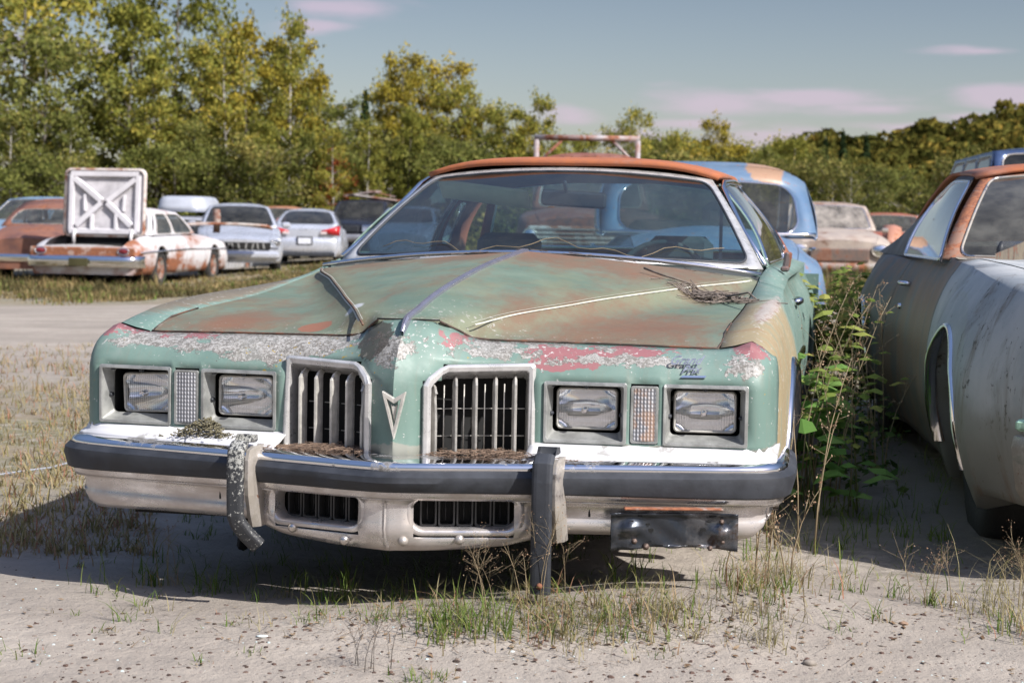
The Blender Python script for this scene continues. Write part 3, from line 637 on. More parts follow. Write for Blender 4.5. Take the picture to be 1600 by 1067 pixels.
rub = sweep(lambda x, y: [(.016, brt(x)), (.004, brt(x)), (-.010, brt(x)-.012), (-.012, brt(x)-.026), (-.002, brb(x)+.004), (.004, brb(x)), (.016, brb(x))], sm=True, flip=True).build('rubber_strip', m_black, bumper, autos=32)
XL = sorted(set([round(x, 4) for x, _ in pp if x > .336] + [0, .02, .045, .078, .11, .15, .2, .25, .30, .32]))
half = [(x, tab(PB, x)) for x in XL if x < .98] + [(.980, .37), (.980, .48), (.975, .62), (.965, .78)]
def lower_rows(s):
    rows = []
    for i, (x, y) in enumerate(half):
        n = bnorm(i, half); zt = brb(x)-.018; zl = bzl(x); c = tab([(0, .0), (.32, 0), (.38, 1), (.98, 1)], x)   # 0 in the centre section
        A = [(.020, zt), (.030, .412), (.034, .398), (.034, .375), (.032, .352), (.030, .338), (.036, .318), (.060, zl+.006), (.10, zl)]
        B = [(.020, zt), (.042, .404), (.048, .392), (.050, .372), (.050, .358), (.046, max(zl+.030, .350)), (.052, zl+.016), (.066, zl+.004), (.11, zl)]
        rows.append([Vector((s*(x-n.x*lerp(a[0], b2[0], c)), y-n.y*lerp(a[0], b2[0], c), lerp(a[1], b2[1], c))) for a, b2 in zip(A, B)])
    return rows
lw = MB()
for s in (1, -1): lw.grid(lower_rows(s), 0, True, lambda i, j: (0 <= j <= 5) and half[i][0] >= .077 and half[i+1][0] <= .321, flip=(s > 0))
lw.build('bumper_lower_face', m_bump, bumper, solid=.003, recalc=True)
def BF(x, z, off): ax = abs(x); y = tab(PB, ax); s = 1 if x >= 0 else -1; dy = .3*s; n = Vector((dy, -1, 0)).normalized(); return Vector((x, y, z)) - n*(.034) + n*off
for s in (1, -1):
    g = MB(); A = rr(.060, .345, .322, .428, .040, 8); A2 = rr(.070, .334, .331, .420, .034, 8); A3 = rr(.077, .327, .338, .414, .030, 8)
    g.grid([[BF(s*x, z, o) for x, z in P] for P, o in ((A, .001), (A2, .006), (A3, -.002), (A3, -.05))], 0, True, flip=(s > 0)); op = g.build('air_opening', m_bump, bumper)
    k = MB(); k.grid([[BF(s*x, z, -.075) for z in (.32, .43)] for x in (.06, .2, .34)]); k.build('opening_backing', m_dark, op)
    k = MB()
    for i in range(5):
        xa = .098+i*.044; R = rr(xa, xa+.040, .338, .420, .006, 3); Ri = rr(xa+.004, xa+.036, .343, .415, .005, 3)
        k.grid([[BF(s*x, z, o) for x, z in P] for P, o in ((R, -.06), (R, -.045), (Ri, -.045), (Ri, -.07))], 0, False); k.tube([BF(s*(xa+.018), .352, -.06), BF(s*(xa+.018), .40, -.06)], .0012, 5)
    k.build('lower_grille', plain('dark_plastic_grille', (.06, .06, .062), .4, .3), op)
for x, z in ((.055, .308), (.19, .312), (-.12, .300), (-.27, .318)):
    q = BF(x, z, .0); MB().lathe([(.0004, -.011), (.005, -.0105), (.010, -.007), (.013, -.001), (.013, .006)], q, 'Y', 14).build('bumper_bolt', m_chromed, bumper)
for x in (.505, -.495): MB().box(BF(x, .385, -.0145), (.007, .006, .032), bev=.002).build('bumper_slot', m_dark, bumper)
# white filler ledge between bumper and body
for s in (1, -1):
    f = MB(); R = []
    for x in (.325, .345, .40, .5, .6, .7, .8, .87, .90, .925, .938):
        y0, y1 = tab(PB, x)+.06, tab(HP, x)+.002
        R.append([Vector((s*(x-.004*0), lerp(y0, y1, t), z)) for t, z in ((-.12, .508), (0, .514), (.4, .521), (.75, .530), (1.0, .541))])
    R.append([Vector((s*.945, y, z)) for y, z in ((.33, .508), (.36, .514), (.40, .521), (.44, .53), (.46, .541))])
    f.grid(R, 0, True, flip=(s > 0)); f.build('filler_panel', m_white, gp, solid=.002)
# lower tuck under the nose
b = MB(); b.grid([[Vector((x, tab(HP, abs(x))+.004, .503)), Vector((x, tab(PB, abs(x))+.10, .509))] for x in (-.34, -.2, -.1, 0, .1, .2, .34)]); b.build('nose_sill', m_chromed, gp)
# bumper guards
def guard(s, path, lab):
    g = MB(); n = len(path); rows = []
    for i, p in enumerate(path):
        p = Vector(p); a = Vector(path[max(0, i-1)]); b2 = Vector(path[min(n-1, i+1)]); t = (b2-a).normalized(); u = Vector((1, 0, 0)); u = (u-t*u.dot(t)).normalized(); w = t.cross(u)
        if w.y > 0: w = -w
        rows.append([p+u*x+w*o for x, o in [(x_*(1 if s > 0 else .84), o_) for x_, o_ in ((-.024, -.014), (-.026, .0), (-.020, .006), (-.012, .0075), (.012, .0075), (.020, .006), (.026, .0), (.024, -.014))]])
    g.grid(rows, 0, False); g.add(rows[0], [tuple(range(8))]); g.add(rows[-1], [tuple(range(8))[::-1]])
    o = g.build('bumper_guard', m_gblack if s < 0 else m_black, bumper, bevel=.0015, recalc=True); o['label'] = lab
    c = MB(); x = s*.394+.028; R = []
    for z, ya, yb in ((.522, .10, .15), (.515, .065, .14), (.49, .052, .12), (.44, .050, .12), (.40, .055, .13), (.35, .072, .14), (.315, .09, .14)):
        w2 = .008 + (.52-z)*.05; R.append([Vector((x-.006, ya, z)), Vector((x+.004, ya-.002, z)), Vector((x+w2, ya+.015, z)), Vector((x+w2+.004, yb, z)), Vector((x-.006, yb, z))])
    c.grid(R, 0, False); c.build('guard_bracket', m_chromed, o, bevel=.003, solid=.001)
    if s > 0: c2 = MB(); c2.lathe([(.0004, -.010), (.007, -.008), (.008, 0)], (path[-1][0], path[-1][1]-.008, path[-1][2]+.022), 'Y', 8); c2.build('guard_bolt', m_rimrust, o)
def gb():
    t = NT('lichened_black_rubber'); v = t.coord(); ax = t.new('ShaderNodeSeparateXYZ'); t.link(v, ax.inputs[0])
    n = t.noise(v, 130, 3, .7); k = t.ramp(t.math('ADD', n, t.ramp(ax.outputs['Z'], .38, .54, .14)), .61, .64, .8)
    t.setc(t.mix(k, (.028, .03, .034), (.40, .40, .37))); t.setv('Roughness', .6); t.bump(k, .5, .002); return t.mat
m_gblack = gb()
guard(1, [(.394, .155, .531), (.394, .11, .536), (.394, .070, .532), (.394, .045, .515), (.394, .040, .47), (.394, .040, .40), (.394, .040, .32), (.394, .040, .25), (.394, .040, .195)], 'long black rubber guard hanging straight below the bumper')
guard(-1, [(-.394, .155, .531), (-.394, .11, .536), (-.394, .070, .532), (-.394, .045, .515), (-.394, .040, .47), (-.394, .040, .40), (-.394, .042, .35), (-.388, .046, .328), (-.368, .055, .298), (-.340, .066, .268)], 'lichen-speckled black rubber guard bent at its bottom end')
# licence plate bracket on the right
pb = MB(); yb0 = .118
PL = lambda x, z, o: Vector((x, yb0+(x-.555)*.26-o, z+.00))
zt0, zb0 = .392, .300
rows = []
for i in range(25):
    x = lerp(.558, .862, i/24); row = []
    for j in range(13):
        z = lerp(zb0+(.006 if x > .75 else 0)*0, zt0, j/12); o = .0
        if j == 12: o = .010
        for (bx, bz, rr_) in ((.598, .352, .022), (.825, .345, .020)):
            d_ = math.hypot((x-bx)/1.25, z-bz); o += .020*max(0, 1-(d_/rr_)**2)
        o += .005*math.sin(x*70+z*40)*math.sin(z*60+x*9)
        if x > .84: o += (x-.84)*.7
        if x < .57: o += (.57-x)*1.2
        row.append(PL(x, z - (.012*math.sin((x-.60)/.24*3.14) if (j == 0 and .60 < x < .84) else 0)*-1, o))
    rows.append(row)
m_boltd = plain('dark_rusty_bolt', (.12, .085, .07), .6, .4, .4, 60)
m_plate = worn('black_steel_bracket', (.055, .062, .075), (.17, .17, .18), .42, 9, .26, .75, (1, 1, 1), (.08, .05, .035))
pb.grid(rows, 0, True); br = pb.build('plate_bracket', m_plate, bumper, solid=.003)
q = MB(); q.box(PL(.705, .4045, .008), (.245, .024, .006), rz=.25, bev=.002); q.build('bracket_strip', worn('rusty_bracket_strip', (.34, .33, .32), (.34, .13, .06), .6, 12), br)
for x, z, r in ((.612, .322, .010), (.640, .309, .012), (.822, .372, .009), (.825, .322, .008), (.795, .306, .009)): MB().lathe([(.0004, -.012), (r*.45, -.011), (r*.47, -.005), (r*.75, -.004), (r*.75, .004)], PL(x, z, 0), 'Y', 6).build('bracket_bolt', m_boltd, br)
q = MB()
for x, z, w, h in ((.603, .372, .014, .004), (.645, .365, .010, .004), (.627, .350, .008, .006), (.652, .350, .012, .008), (.65, .318, .010, .004), (.80, .385, .018, .006), (.79, .372, .010, .004), (.778, .352, .012, .008), (.625, .386, .012, .005)): q.box(PL(x, z, .0035), (w, .002, h))
q.build('bracket_slots', m_dark, br)

# greenhouse -----------------------------------------------------------
def rrect_uv(u0, u1, v0, v1, ru, rv, n=6):
    o = []
    for cu, cv, a0 in ((u1-ru, v1-rv, 0), (u0+ru, v1-rv, 90), (u0+ru, v0+rv, 180), (u1-ru, v0+rv, 270)):
        for i in range(n+1): a = D(a0+90*i/n); o.append((cu+ru*math.cos(a), cv+rv*math.sin(a)))
    L = []
    for i, p in enumerate(o):                              # densify the straight runs so curved patches stay curved
        q = o[(i+1) % len(o)]; L.append(p); k = int(max(abs(q[0]-p[0])/max(u1-u0, 1e-6), abs(q[1]-p[1])/max(v1-v0, 1e-6))/.05)
        for j in range(1, k+1): L.append((lerp(p[0], q[0], j/(k+1)), lerp(p[1], q[1], j/(k+1))))
    return L+[L[0]]
def window(P, rect, inner, ru, rv, parent, fm, gm, names, trim=None, tr=.006, off=0.0, gin=.006):
    """P(u,v)->point; rect = outer u0,u1,v0,v1; inner = glass opening"""
    cu, cv = (inner[0]+inner[1])/2, (inner[2]+inner[3])/2
    I = rrect_uv(*inner, ru, rv); O = []
    for (u, v) in I:
        du, dv = u-cu, v-cv
        k = min([((rect[1] if du > 0 else rect[0])-cu)/du if abs(du) > 1e-9 else 1e9, ((rect[3] if dv > 0 else rect[2])-cv)/dv if abs(dv) > 1e-9 else 1e9]); O.append((cu+du*k, cv+dv*k))
    for c in ((rect[0], rect[2]), (rect[0], rect[3]), (rect[1], rect[2]), (rect[1], rect[3])):   # snap to corners
        j = min(range(len(O)-1), key=lambda i: (O[i][0]-c[0])**2/(rect[1]-rect[0])**2+(O[i][1]-c[1])**2/(rect[3]-rect[2])**2); O[j] = c
    O[-1] = O[0]
    out = [None, None, None]
    if fm:
        f = MB(); f.grid([[P(*q) for q in O], [P(lerp(a[0], b2[0], .5), lerp(a[1], b2[1], .5)) for a, b2 in zip(O, I)], [P(*q) for q in I]], 0, True); out[0] = f.build(names[0], fm, parent, solid=.004, recalc=True)
    pr = out[0] or parent
    if gm:
        g = MB(); g.grid([[P(cu+(u-cu)*k, cv+(v-cv)*k) for u, v in I] for k in (1.0, .8, .6, .4, .2, .02)], 0, True)
        g.build(names[1], gm, parent if not out[0] else out[0]).location = (0, 0, -gin*0)
    if trim:
        t = MB(); t.tube([P(*q) for q in I[:-1]], tr, 6, closed=True); t.build(names[2], trim, pr)
    return out
def WS(u, v):
    b_ = Vector((.785*u, 1.985+.29*u*u, .975-.022*u*u)); t = Vector((.560*u, 2.70+.06*u*u, 1.312-.036*u*u-.004*u**6)); p = b_.lerp(t, v); n = Vector((.15*u, -.5, .5)); return p + n*.035*math.sin(math.pi*v)*(1-u*u*.5)
ws = window(WS, (-1, 1, -.01, 1.03), (-.95, .95, .035, .965), .06, .10, gp, m_frame, m_glass, ('windshield_frame', 'windshield_glass', 'windshield_gasket'), m_black, .005)
# roof
ROZ = [(2.70, 1.322), (2.78, 1.338), (2.95, 1.347), (3.4, 1.352), (3.8, 1.338), (4.0, 1.312)]
def roof_pt(u, v):
    y = lerp(2.715+.06*u*u, 3.97-.05*u*u, v); w = stab([(2.7, .568), (3.1, .585), (3.6, .580), (4.0, .56)], y); zc = stab(ROZ, y)
    return Vector((w*math.copysign(abs(u)**.85, u), y, zc-.062*abs(u)**3.2))
rf = MB(); rf.grid([[roof_pt(i/12-1, j/24) for j in range(25)] for i in range(25)], 0, True, flip=True)
roof = rf.build('roof', m_roofrust, gp, solid=.02)
hd = MB(); hd.grid([[roof_pt(i/12-1, j/6) + Vector((0, 0, -.03)) for j in range(7)] for i in range(25)]); hd.build('headliner', plain('tan_headliner', (.16, .11, .07), .9), roof)
dr = MB()
for s in (1, -1):
    dr.tube([(s*.79, 2.30, .962), (s*.70, 2.50, 1.08), (s*.60, 2.73, 1.245), (s*.592, 2.85, 1.272), (s*.605, 3.2, 1.282), (s*.60, 3.6, 1.275), (s*.58, 3.88, 1.262)], .011, 6)
dr.build('drip_rail', m_chrome, roof)
def SG(s):
    def f_(u, v):
        b_ = Vector((.800, lerp(2.30, 4.42, u), .955)); y = lerp(2.79, 3.95, u); t = Vector((tab([(2.7, .575), (3.2, .592), (3.95, .565)], y), y, tab([(2.75, 1.258), (3.0, 1.284), (3.6, 1.284), (3.95, 1.258)], y)))
        p = b_.lerp(t, v); p.x = p.x + .03*math.sin(math.pi*v); return Vector((s*p.x, p.y, p.z))
    return f_
for s in (1, -1):
    window(SG(s), (0, .70, 0, 1), (.035, .66, .03, .95), .04, .08, gp, m_side, m_sglass, ('side_window_frame', 'side_glass', 'side_window_trim'), m_chrome, .007)
    window(SG(s), (.70, 1, 0, 1), (.735, .83, .14, .72), .03, .1, gp, m_cpillar if 0 else m_roofrust, m_sglass, ('rear_roof_pillar', 'quarter_glass', 'quarter_trim'), m_chrome, .006)
def BL(u, v):
    b_ = Vector((.74*u, 4.52-.08*u*u, .965)); t = Vector((.565*u, 3.965-.04*u*u, 1.312-.05*u*u)); return b_.lerp(t, v) + Vector((0, .03, .03))*math.sin(math.pi*v)*(1-u*u)
window(BL, (-1, 1, 0, 1), (-.93, .93, .05, .94), .06, .10, gp, m_roofrust, m_glass, ('rear_window_frame', 'rear_glass', 'rear_window_trim'), m_chrome, .007)
dk = MB(); dk.grid([[Vector((lerp(-1, 1, i/10)*tab([(4.4, .76), (5.38, .70)], y), y, tab([(4.4, .965), (4.6, .965), (5.2, .935), (5.34, .90), (5.40, .80), (5.42, .55)], y)+.02*(1-(i/5-1)**2))) for y in (4.42, 4.6, 5.0, 5.2, 5.34, 5.40, 5.42)] for i in range(11)], flip=True); dk.build('decklid', m_side, gp)
b = MB(); b.grid([[Vector((lerp(-.9, .9, i/6), 5.37, z)) for z in (.30, .60, .86)] for i in range(7)]); b.build('tail_panel', m_side, gp)
# cowl and wipers
b = MB(); b.grid([[Vector((x, 1.85+.13*(x/.78)**2, .955-.05*(x/.78)**2)), Vector((x, 2.0+.28*(x/.78)**2, .966-.02*(x/.78)**2))] for x in [lerp(-.785, .785, i/12) for i in range(13)]]); b.build('cowl', plain('dark_cowl', (.05, .055, .05), .7), gp)
b = MB(); b.tube([(x, 1.905+.155*(x/.78)**2, .998-.062*(x/.78)**2) for x in [lerp(-.79, .79, i/24) for i in range(25)]], .009, 6); b.build('cowl_molding', m_chrome, gp)
# interior ------------------------------------------------------------
m_dash = plain('faded_green_dash', (.09, .15, .13), .7, 0, .3, 6); m_seat = plain('dusty_green_vinyl', (.10, .14, .13), .6, 0, .3, 6)
dsh = MB(); dsh.grid([[Vector((x, y+.22*(x/.76)**2, z)) for y, z in ((2.02, .955), (2.2, .965), (2.36, .962), (2.42, .93), (2.43, .80), (2.35, .70))] for x in [lerp(-.74, .74, i/16) for i in range(17)]]); dsh = dsh.build('dashboard', m_dash, gp)
b = MB(); cx, cy, cz = .37, 2.70, .865
ax1 = Vector((1, 0, 0)); ax2 = Vector((0, .35, .94)).normalized()
b.tube([Vector((cx, cy, cz)) + ax1*math.cos(a)*.18 + ax2*math.sin(a)*.18 for a in [2*math.pi*i/32 for i in range(32)]], .012, 8, closed=True)
for a in (D(200), D(-20), D(270)): b.tube([Vector((cx, cy, cz)), Vector((cx, cy, cz)) + ax1*math.cos(a)*.18 + ax2*math.sin(a)*.18], .012, 6)
b.tube([(cx, cy, cz), (cx, 2.4, .86)], .03, 8); b.lathe([(.001, -.03), (.05, -.02), (.055, 0)], (cx, cy, cz), 'Y', 14); b.build('steering_wheel', plain('dark_steering_wheel', (.05, .07, .07), .4), gp)
for x in (-.37, .37):
    st = MB(); st.box((x, 3.30, .66), (.62, .16, .56), rx=-.25, bev=.05); st.box((x, 3.0, .42), (.62, .55, .16), bev=.05); st.box((x, 3.40, .99), (.28, .09, .13), rx=-.2, bev=.035); st.build('front_seat', m_seat, gp)
st = MB(); st.box((0, 4.15, .68), (1.25, .16, .5), rx=-.3, bev=.05); st.box((0, 3.9, .48), (1.25, .5, .16), bev=.05); st.box((0, 4.36, .93), (1.2, .4, .02)); st.build('rear_seat', m_seat, gp)
b = MB(); b.tube([(0, 2.62, 1.262), (0, 2.66, 1.215)], .008, 6); b.box((.03, 2.66, 1.195), (.255, .02, .062), rx=.1, ry=.05, bev=.012); b.build('rear_view_mirror', m_black, gp)
b = MB(); vz = plain('cream_sun_visor', (.72, .64, .42), .7)
b.grid([[Vector((x, y, z)) + Vector((0, 0, (x+.36)*-.11)) for y, z in ((2.74, 1.25), (2.79, 1.225), (2.83, 1.192), (2.832, 1.178), (2.822, 1.176), (2.78, 1.21), (2.735, 1.24))] for x in (-.53, -.50, -.36, -.22, -.17)]); b.build('sun_visor', vz, gp, solid=.006)
b = MB(); b.grid([[Vector((.565+dx, 3.02+dy, z)) for dx, dy in ((0, 0), (.01, .045))] for z in (1.25, 1.1, 1.0, .85)]); b.build('seat_belt', m_black, gp)
b = MB(); b.box((.36, 3.0, .58), (.02, .02, .02)); 
for s in (1, -1): 
    dp = MB(); dp.grid([[Vector((s*.775, y, z)) for z in (.45, .7, .95)] for y in (2.1, 2.8, 3.5, 4.3)]); dp.build('door_trim', m_seat, gp)
def broken_twigs(): pass
# ============================================================ GROUND
def sstep(a, b, x): t = min(1, max(0, (x-a)/(b-a))); return t*t*(3-2*t)
def gz(x, y):
    z = -.20*sstep(-2.5, -7.5, x)*sstep(14, 28, y) - .05*sstep(24, 60, y)
    z += .075*math.exp(-(((x-.50)/.55)**2+((y-4.62)/.30)**2))                     # sandy hump under the right corner of the bumper
    z += .045*math.exp(-(((x-.05)/.8)**2+((y-4.35)/.30)**2)) + .03*math.exp(-(((x-1.5)/.5)**2+((y-4.7)/.4)**2))
    z -= .03*math.exp(-(((x+.9)/1.2)**2+((y-5.6)/.8)**2))
    z += .012*noise.noise(Vector((x*1.3, y*1.3, 0))) + .006*noise.noise(Vector((x*5, y*5, 3))) * (1 if y < 14 else 0)
    z += .10*noise.noise(Vector((x*.12, y*.12, 8)))*sstep(16, 40, y)
    return z
def ground_mat():
    t = NT('sandy_ground'); v = t.coord(); ax = t.new('ShaderNodeSeparateXYZ'); t.link(v, ax.inputs[0])
    n1 = t.noise(v, 1.6, 8, .6); n2 = t.noise(v, 14, 6, .65); n3 = t.noise(v, 90, 4, .7); n0 = t.noise(v, .35, 5, .6)
    c = t.mix(t.ramp(n1, .35, .65), (.315, .275, .235), (.385, .340, .292)); c = t.mix(t.ramp(n2, .38, .70, .5), c, (.255, .225, .195))
    c = t.mix(t.ramp(n3, .60, .72, .55), c, (.15, .13, .12)); c = t.mix(t.ramp(n3, .36, .28, .4), c, (.40, .36, .31))
    # pebbly specks
    vd = t.new('ShaderNodeVectorMath', operation='ADD'); wv = t.new('ShaderNodeTexNoise'); wv.inputs['Scale'].default_value = 50; t.link(v, wv.inputs['Vector']); sv = t.new('ShaderNodeVectorMath', operation='SCALE'); t.link(wv.outputs['Color'], sv.inputs[0]); sv.inputs['Scale'].default_value = .03; t.link(v, vd.inputs[0]); t.link(sv.outputs[0], vd.inputs[1])
    pv = t.voro(vd.outputs[0], 64, 'F1', 'Distance'); pc = t.voro(vd.outputs[0], 64, 'F1', 'Color'); sp = t.new('ShaderNodeSeparateColor'); t.link(pc, sp.inputs[0])
    k = t.math('MULTIPLY', t.ramp(pv, .26, .20), t.ramp(sp.outputs[0], .90, .92))
    c = t.mix(t.math('MULTIPLY', k, .85), c, t.mix(sp.outputs[1], (.10, .085, .075), (.33, .27, .25)))
    # dry grass soil: beside the car on the left, and under the far cars
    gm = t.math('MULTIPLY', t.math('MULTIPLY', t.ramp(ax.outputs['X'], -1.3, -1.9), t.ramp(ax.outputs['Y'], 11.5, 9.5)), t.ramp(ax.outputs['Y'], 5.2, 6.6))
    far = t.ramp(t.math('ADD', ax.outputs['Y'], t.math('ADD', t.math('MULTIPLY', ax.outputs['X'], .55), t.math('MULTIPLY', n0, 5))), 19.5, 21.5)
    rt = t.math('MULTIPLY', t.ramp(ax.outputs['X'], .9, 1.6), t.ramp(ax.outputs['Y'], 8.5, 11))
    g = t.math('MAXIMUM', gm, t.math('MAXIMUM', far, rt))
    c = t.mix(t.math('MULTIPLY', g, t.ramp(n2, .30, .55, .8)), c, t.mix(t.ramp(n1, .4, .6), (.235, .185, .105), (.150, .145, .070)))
    gp_ = t.math('ADD', t.blob(v, (1.35, 7.4, 0), (.75, 3.0, 1)), t.math('MULTIPLY', n2, .5)); c = t.mix(t.ramp(gp_, .34, .62, .75), c, (.125, .112, .085))  # gap between the cars: litter-dark soil with some of its shade painted in
    tr = t.noise(t.coord((.10, .9, 1), rot=(0, 0, .10)), 1.2, 5, .6); c = t.mix(t.ramp(tr, .42, .60, .45), c, (.215, .19, .165))
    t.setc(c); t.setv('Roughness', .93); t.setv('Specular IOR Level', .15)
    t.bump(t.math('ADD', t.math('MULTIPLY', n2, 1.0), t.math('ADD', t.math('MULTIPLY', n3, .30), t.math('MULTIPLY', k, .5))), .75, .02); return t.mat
def arr(segs):
    o = []
    for a, b_, s_ in segs:
        n = max(1, int(round((b_-a)/s_))); o += [a+(b_-a)*i/n for i in range(n)]
    return o+[segs[-1][1]]
gx = arr([(-900, -60, 120), (-60, -12, 4), (-12, -4, .5), (-4, 4, .06), (4, 10, .5), (10, 60, 5), (60, 900, 120)])
gy = arr([(-40, 2, 4), (2, 3.4, .2), (3.4, 8, .06), (8, 16, .2), (16, 60, 1.5), (60, 140, 10), (140, 1600, 150)])
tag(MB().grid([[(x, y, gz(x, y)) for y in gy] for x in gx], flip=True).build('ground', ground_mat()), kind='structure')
def gpt(px, py):                                       # ground point seen at a photograph pixel
    lo, hi = 3.0, 120.0
    for _ in range(40):
        m = (lo+hi)/2; p = at(px, py, m)
        if p.z > gz(p.x, p.y): lo = m
        else: hi = m
    p = at(px, py, lo); return Vector((p.x, p.y, gz(p.x, p.y)))
# far wooded rise
def hill_z(x, y):
    r = sstep(40, 230, y); h = 10.0*sstep(25, 95, x)*sstep(130, 270, y)+2.0*sstep(120, 260, y)
    return -1.4+h*r + 1.2*noise.noise(Vector((x*.02, y*.02, 0)))*sstep(100, 200, y)
tag(MB().grid([[(x, y, hill_z(x, y)) for y in arr([(60, 300, 12)])] for x in arr([(-60, 160, 10)])], flip=True).build('hill', plain('hill_soil', (.06, .06, .03), .95)), kind='structure')
# ============================================================ GREY COUPE WITH FLARED ARCHES (right foreground)
def toro_paint(kind):
    t = NT('weathered_'+kind+'_paint'); v = t.coord(); st = t.noise(t.coord((1, 1.2, .35)), 6, 8, .66, .5); n = t.noise(v, 2.4, 6, .6); f = t.noise(v, 40, 4, .65)
    ax = t.new('ShaderNodeSeparateXYZ'); t.link(v, ax.inputs[0])
    if kind == 'door':
        c = t.mix(t.ramp(st, .38, .60), (.12, .128, .118), (.20, .14, .095)); c = t.mix(t.ramp(n, .52, .66, .7), c, (.16, .155, .135)); c = t.mix(t.ramp(f, .6, .7, .4), c, (.16, .06, .03))
    else:
        c = t.mix(t.ramp(n, .38, .62), (.29, .315, .33), (.44, .45, .45)); c = t.mix(t.ramp(st, .52, .66, .55), c, (.15, .125, .095))
        c = t.mix(t.ramp(t.math('ADD', f, t.ramp(st, .4, .7, .15)), .68, .74, .8), c, (.05, .045, .04))
        lo = t.ramp(t.math('ADD', ax.outputs['Z'], t.math('MULTIPLY', n, .18)), .66, .56); c = t.mix(t.math('MULTIPLY', lo, .7), c, (.20, .185, .145))
        c = t.mix(t.ramp(t.math('ADD', st, t.ramp(ax.outputs['Z'], .5, .3, .1)), .62, .74, .6), c, (.20, .10, .05))
    t.setc(c); t.setv('Roughness', t.ramp(n, .3, .7, .62, .48)); t.bump(t.math('ADD', t.math('MULTIPLY', f, .4), st), .1, .003); return t.mat
m_tf = toro_paint('fender'); m_td = toro_paint('door')
to = thing('parked_fastback', 'weathered grey-green fastback with flared wheel arches cut off by the right edge', 'car', (2.3628, 4.9123, -.0517), -.0972356)
AC = ((1.07, .345, .385), (4.05, .335, .375))
def t_side(z, y):
    x = stab([(.16, .885), (.22, .91), (.32, .945), (.45, .970), (.58, .972), (.70, .955), (.80, .925), (.88, .885), (.93, .845)], z)
    x += tab([(.0, -.16), (.10, -.075), (.3, -.035), (.6, 0), (1.4, 0), (2.2, -.022), (3.1, -.024), (4.0, .0), (4.8, -.02), (5.3, -.09)], y)
    for yc, zc, r in AC:
        d = math.hypot(y-yc, (z-zc)*1.0)
        fw = sstep(.62, .25, y-yc)*(1 if z > zc-.2 else .5); q = (d-.375)/.125
        x += fw*((.060-.012*max(0, q)) if q < 1 else .048*(1-(d-.51)/.34 if d < .85 else 0)**1.6)
    return x
def t_arch(y):
    for yc, zc, r in AC:
        if abs(y-yc) < r: return zc+math.sqrt(r*r-(y-yc)**2)
    return tab([(0, .26), (.55, .24), (.7, .17), (4.5, .17), (5.3, .3)], y)
TT = [(0, .78), (.08, .84), (.3, .885), (.8, .920), (1.5, .938), (2.2, .945), (3.6, .925), (4.8, .93), (5.3, .86)]
def t_row(y, s):
    zt = stab(TT, y); zb = t_arch(y); xi = .74 if y < 2.2 else tab([(2.2, .79), (4.8, .80), (5.3, .74)], y)
    P = [(xi, zt-.004), (xi+.03, zt), (t_side(zt-.04, y)-.02, zt-.012)]
    for k in range(0, 25): z = lerp(zt-.035, zb, k/24); P.append((t_side(z, y), z))
    P += [(P[-1][0]-.03, zb-.004), (P[-1][0]-.14, zb+.02)]
    return [Vector((s*x, y, z)) for x, z in P]
def tys(a, b_, n):
    o = [lerp(a, b_, i/n) for i in range(n+1)]
    for yc, zc, r in AC:
        for q in (-r, -r+.004, -r+.02, r-.02, r-.004, r, -.515, -.505, .505, .515):
            if a < yc+q < b_: o.append(yc+q)
    return sorted(o)
for s in (-1, 1):
    for nm, a, b_, n, m in (('fender', 0, 1.965, 90, m_tf), ('door', 1.972, 3.40, 20, m_td), ('quarter_panel', 3.407, 5.3, 40, m_td)):
        o = MB().grid([t_row(y, s) for y in tys(a, b_, n)], 0, True, flip=(s < 0)).build(nm, m, to)
        if nm == 'door':
            h = MB(); y = 3.10; x = t_side(.80, y); h.tube([(s*(x-.01), y-.08, .81), (s*(x+.03), y-.07, .815), (s*(x+.034), y+.05, .815), (s*(x-.01), y+.08, .81)], .011, 8); h.build('door_handle', m_chrome, o)
            h = MB(); h.lathe([(.0005, s*.014), (.012, s*.012), (.014, 0)], (s*t_side(.71, y), y, .71), 'X', 10); h.build('door_lock', m_chrome, o)
    for yc, zc, r in AC:
        w = MB(); rws = []
        for i in range(41):
            a = math.pi*(-.04+1.08*i/40); y = yc-(r-.002)*math.cos(a); z = zc+(r-.002)*math.sin(a); x = t_side(max(z, .2), y)
            rws.append([Vector((s*(x+dx), y-dr*math.cos(a), z+dr*math.sin(a))) for dx, dr in ((-.03, -.006), (.006, -.008), (.010, .002), (.006, .011), (-.004, .013))])
        w.grid(rws); w.build('arch_molding', m_chrome, to)
        w = MB(); rws = []
        for i in range(21): a = math.pi*i/20; rws.append([Vector((s*x, yc-(r+.03)*math.cos(a), zc+(r+.03)*math.sin(a))) for x in (.93, .62)])
        w.grid(rws); w.grid([[Vector((s*.62, y, z)) for z in (.1, .8)] for y in (yc-.42, yc+.42)]); w.build('wheel_well', plain('wheel_well_black', (.02, .018, .016), .9), to)
    wheel(to, (s*.80, 1.05, .33), .345, .2, s=s); wheel(to, (s*.80, 4.05, .33), .345, .2, s=s)
b = MB(); b.grid([[Vector((lerp(-.76, .76, i/12), y, stab(TT, y)+.002+.02*(1-(i/6-1)**2)-.018*math.exp(-((abs(i/6-1)-.75)/.12)**2))) for y in [lerp(.0, 2.16, j/20) for j in range(21)]] for i in range(13)], flip=True); b.build('hood', m_tf, to)
b = MB(); b.grid([[Vector((x, tab([(0, -.02), (.8, .0), (.9, .10)], abs(x))+(.82-z)*.10*0, z)) for z in (.30, .50, .66, .80)] for x in [lerp(-.85, .85, i/16) for i in range(17)]]); b.build('nose_panel', m_tf, to)
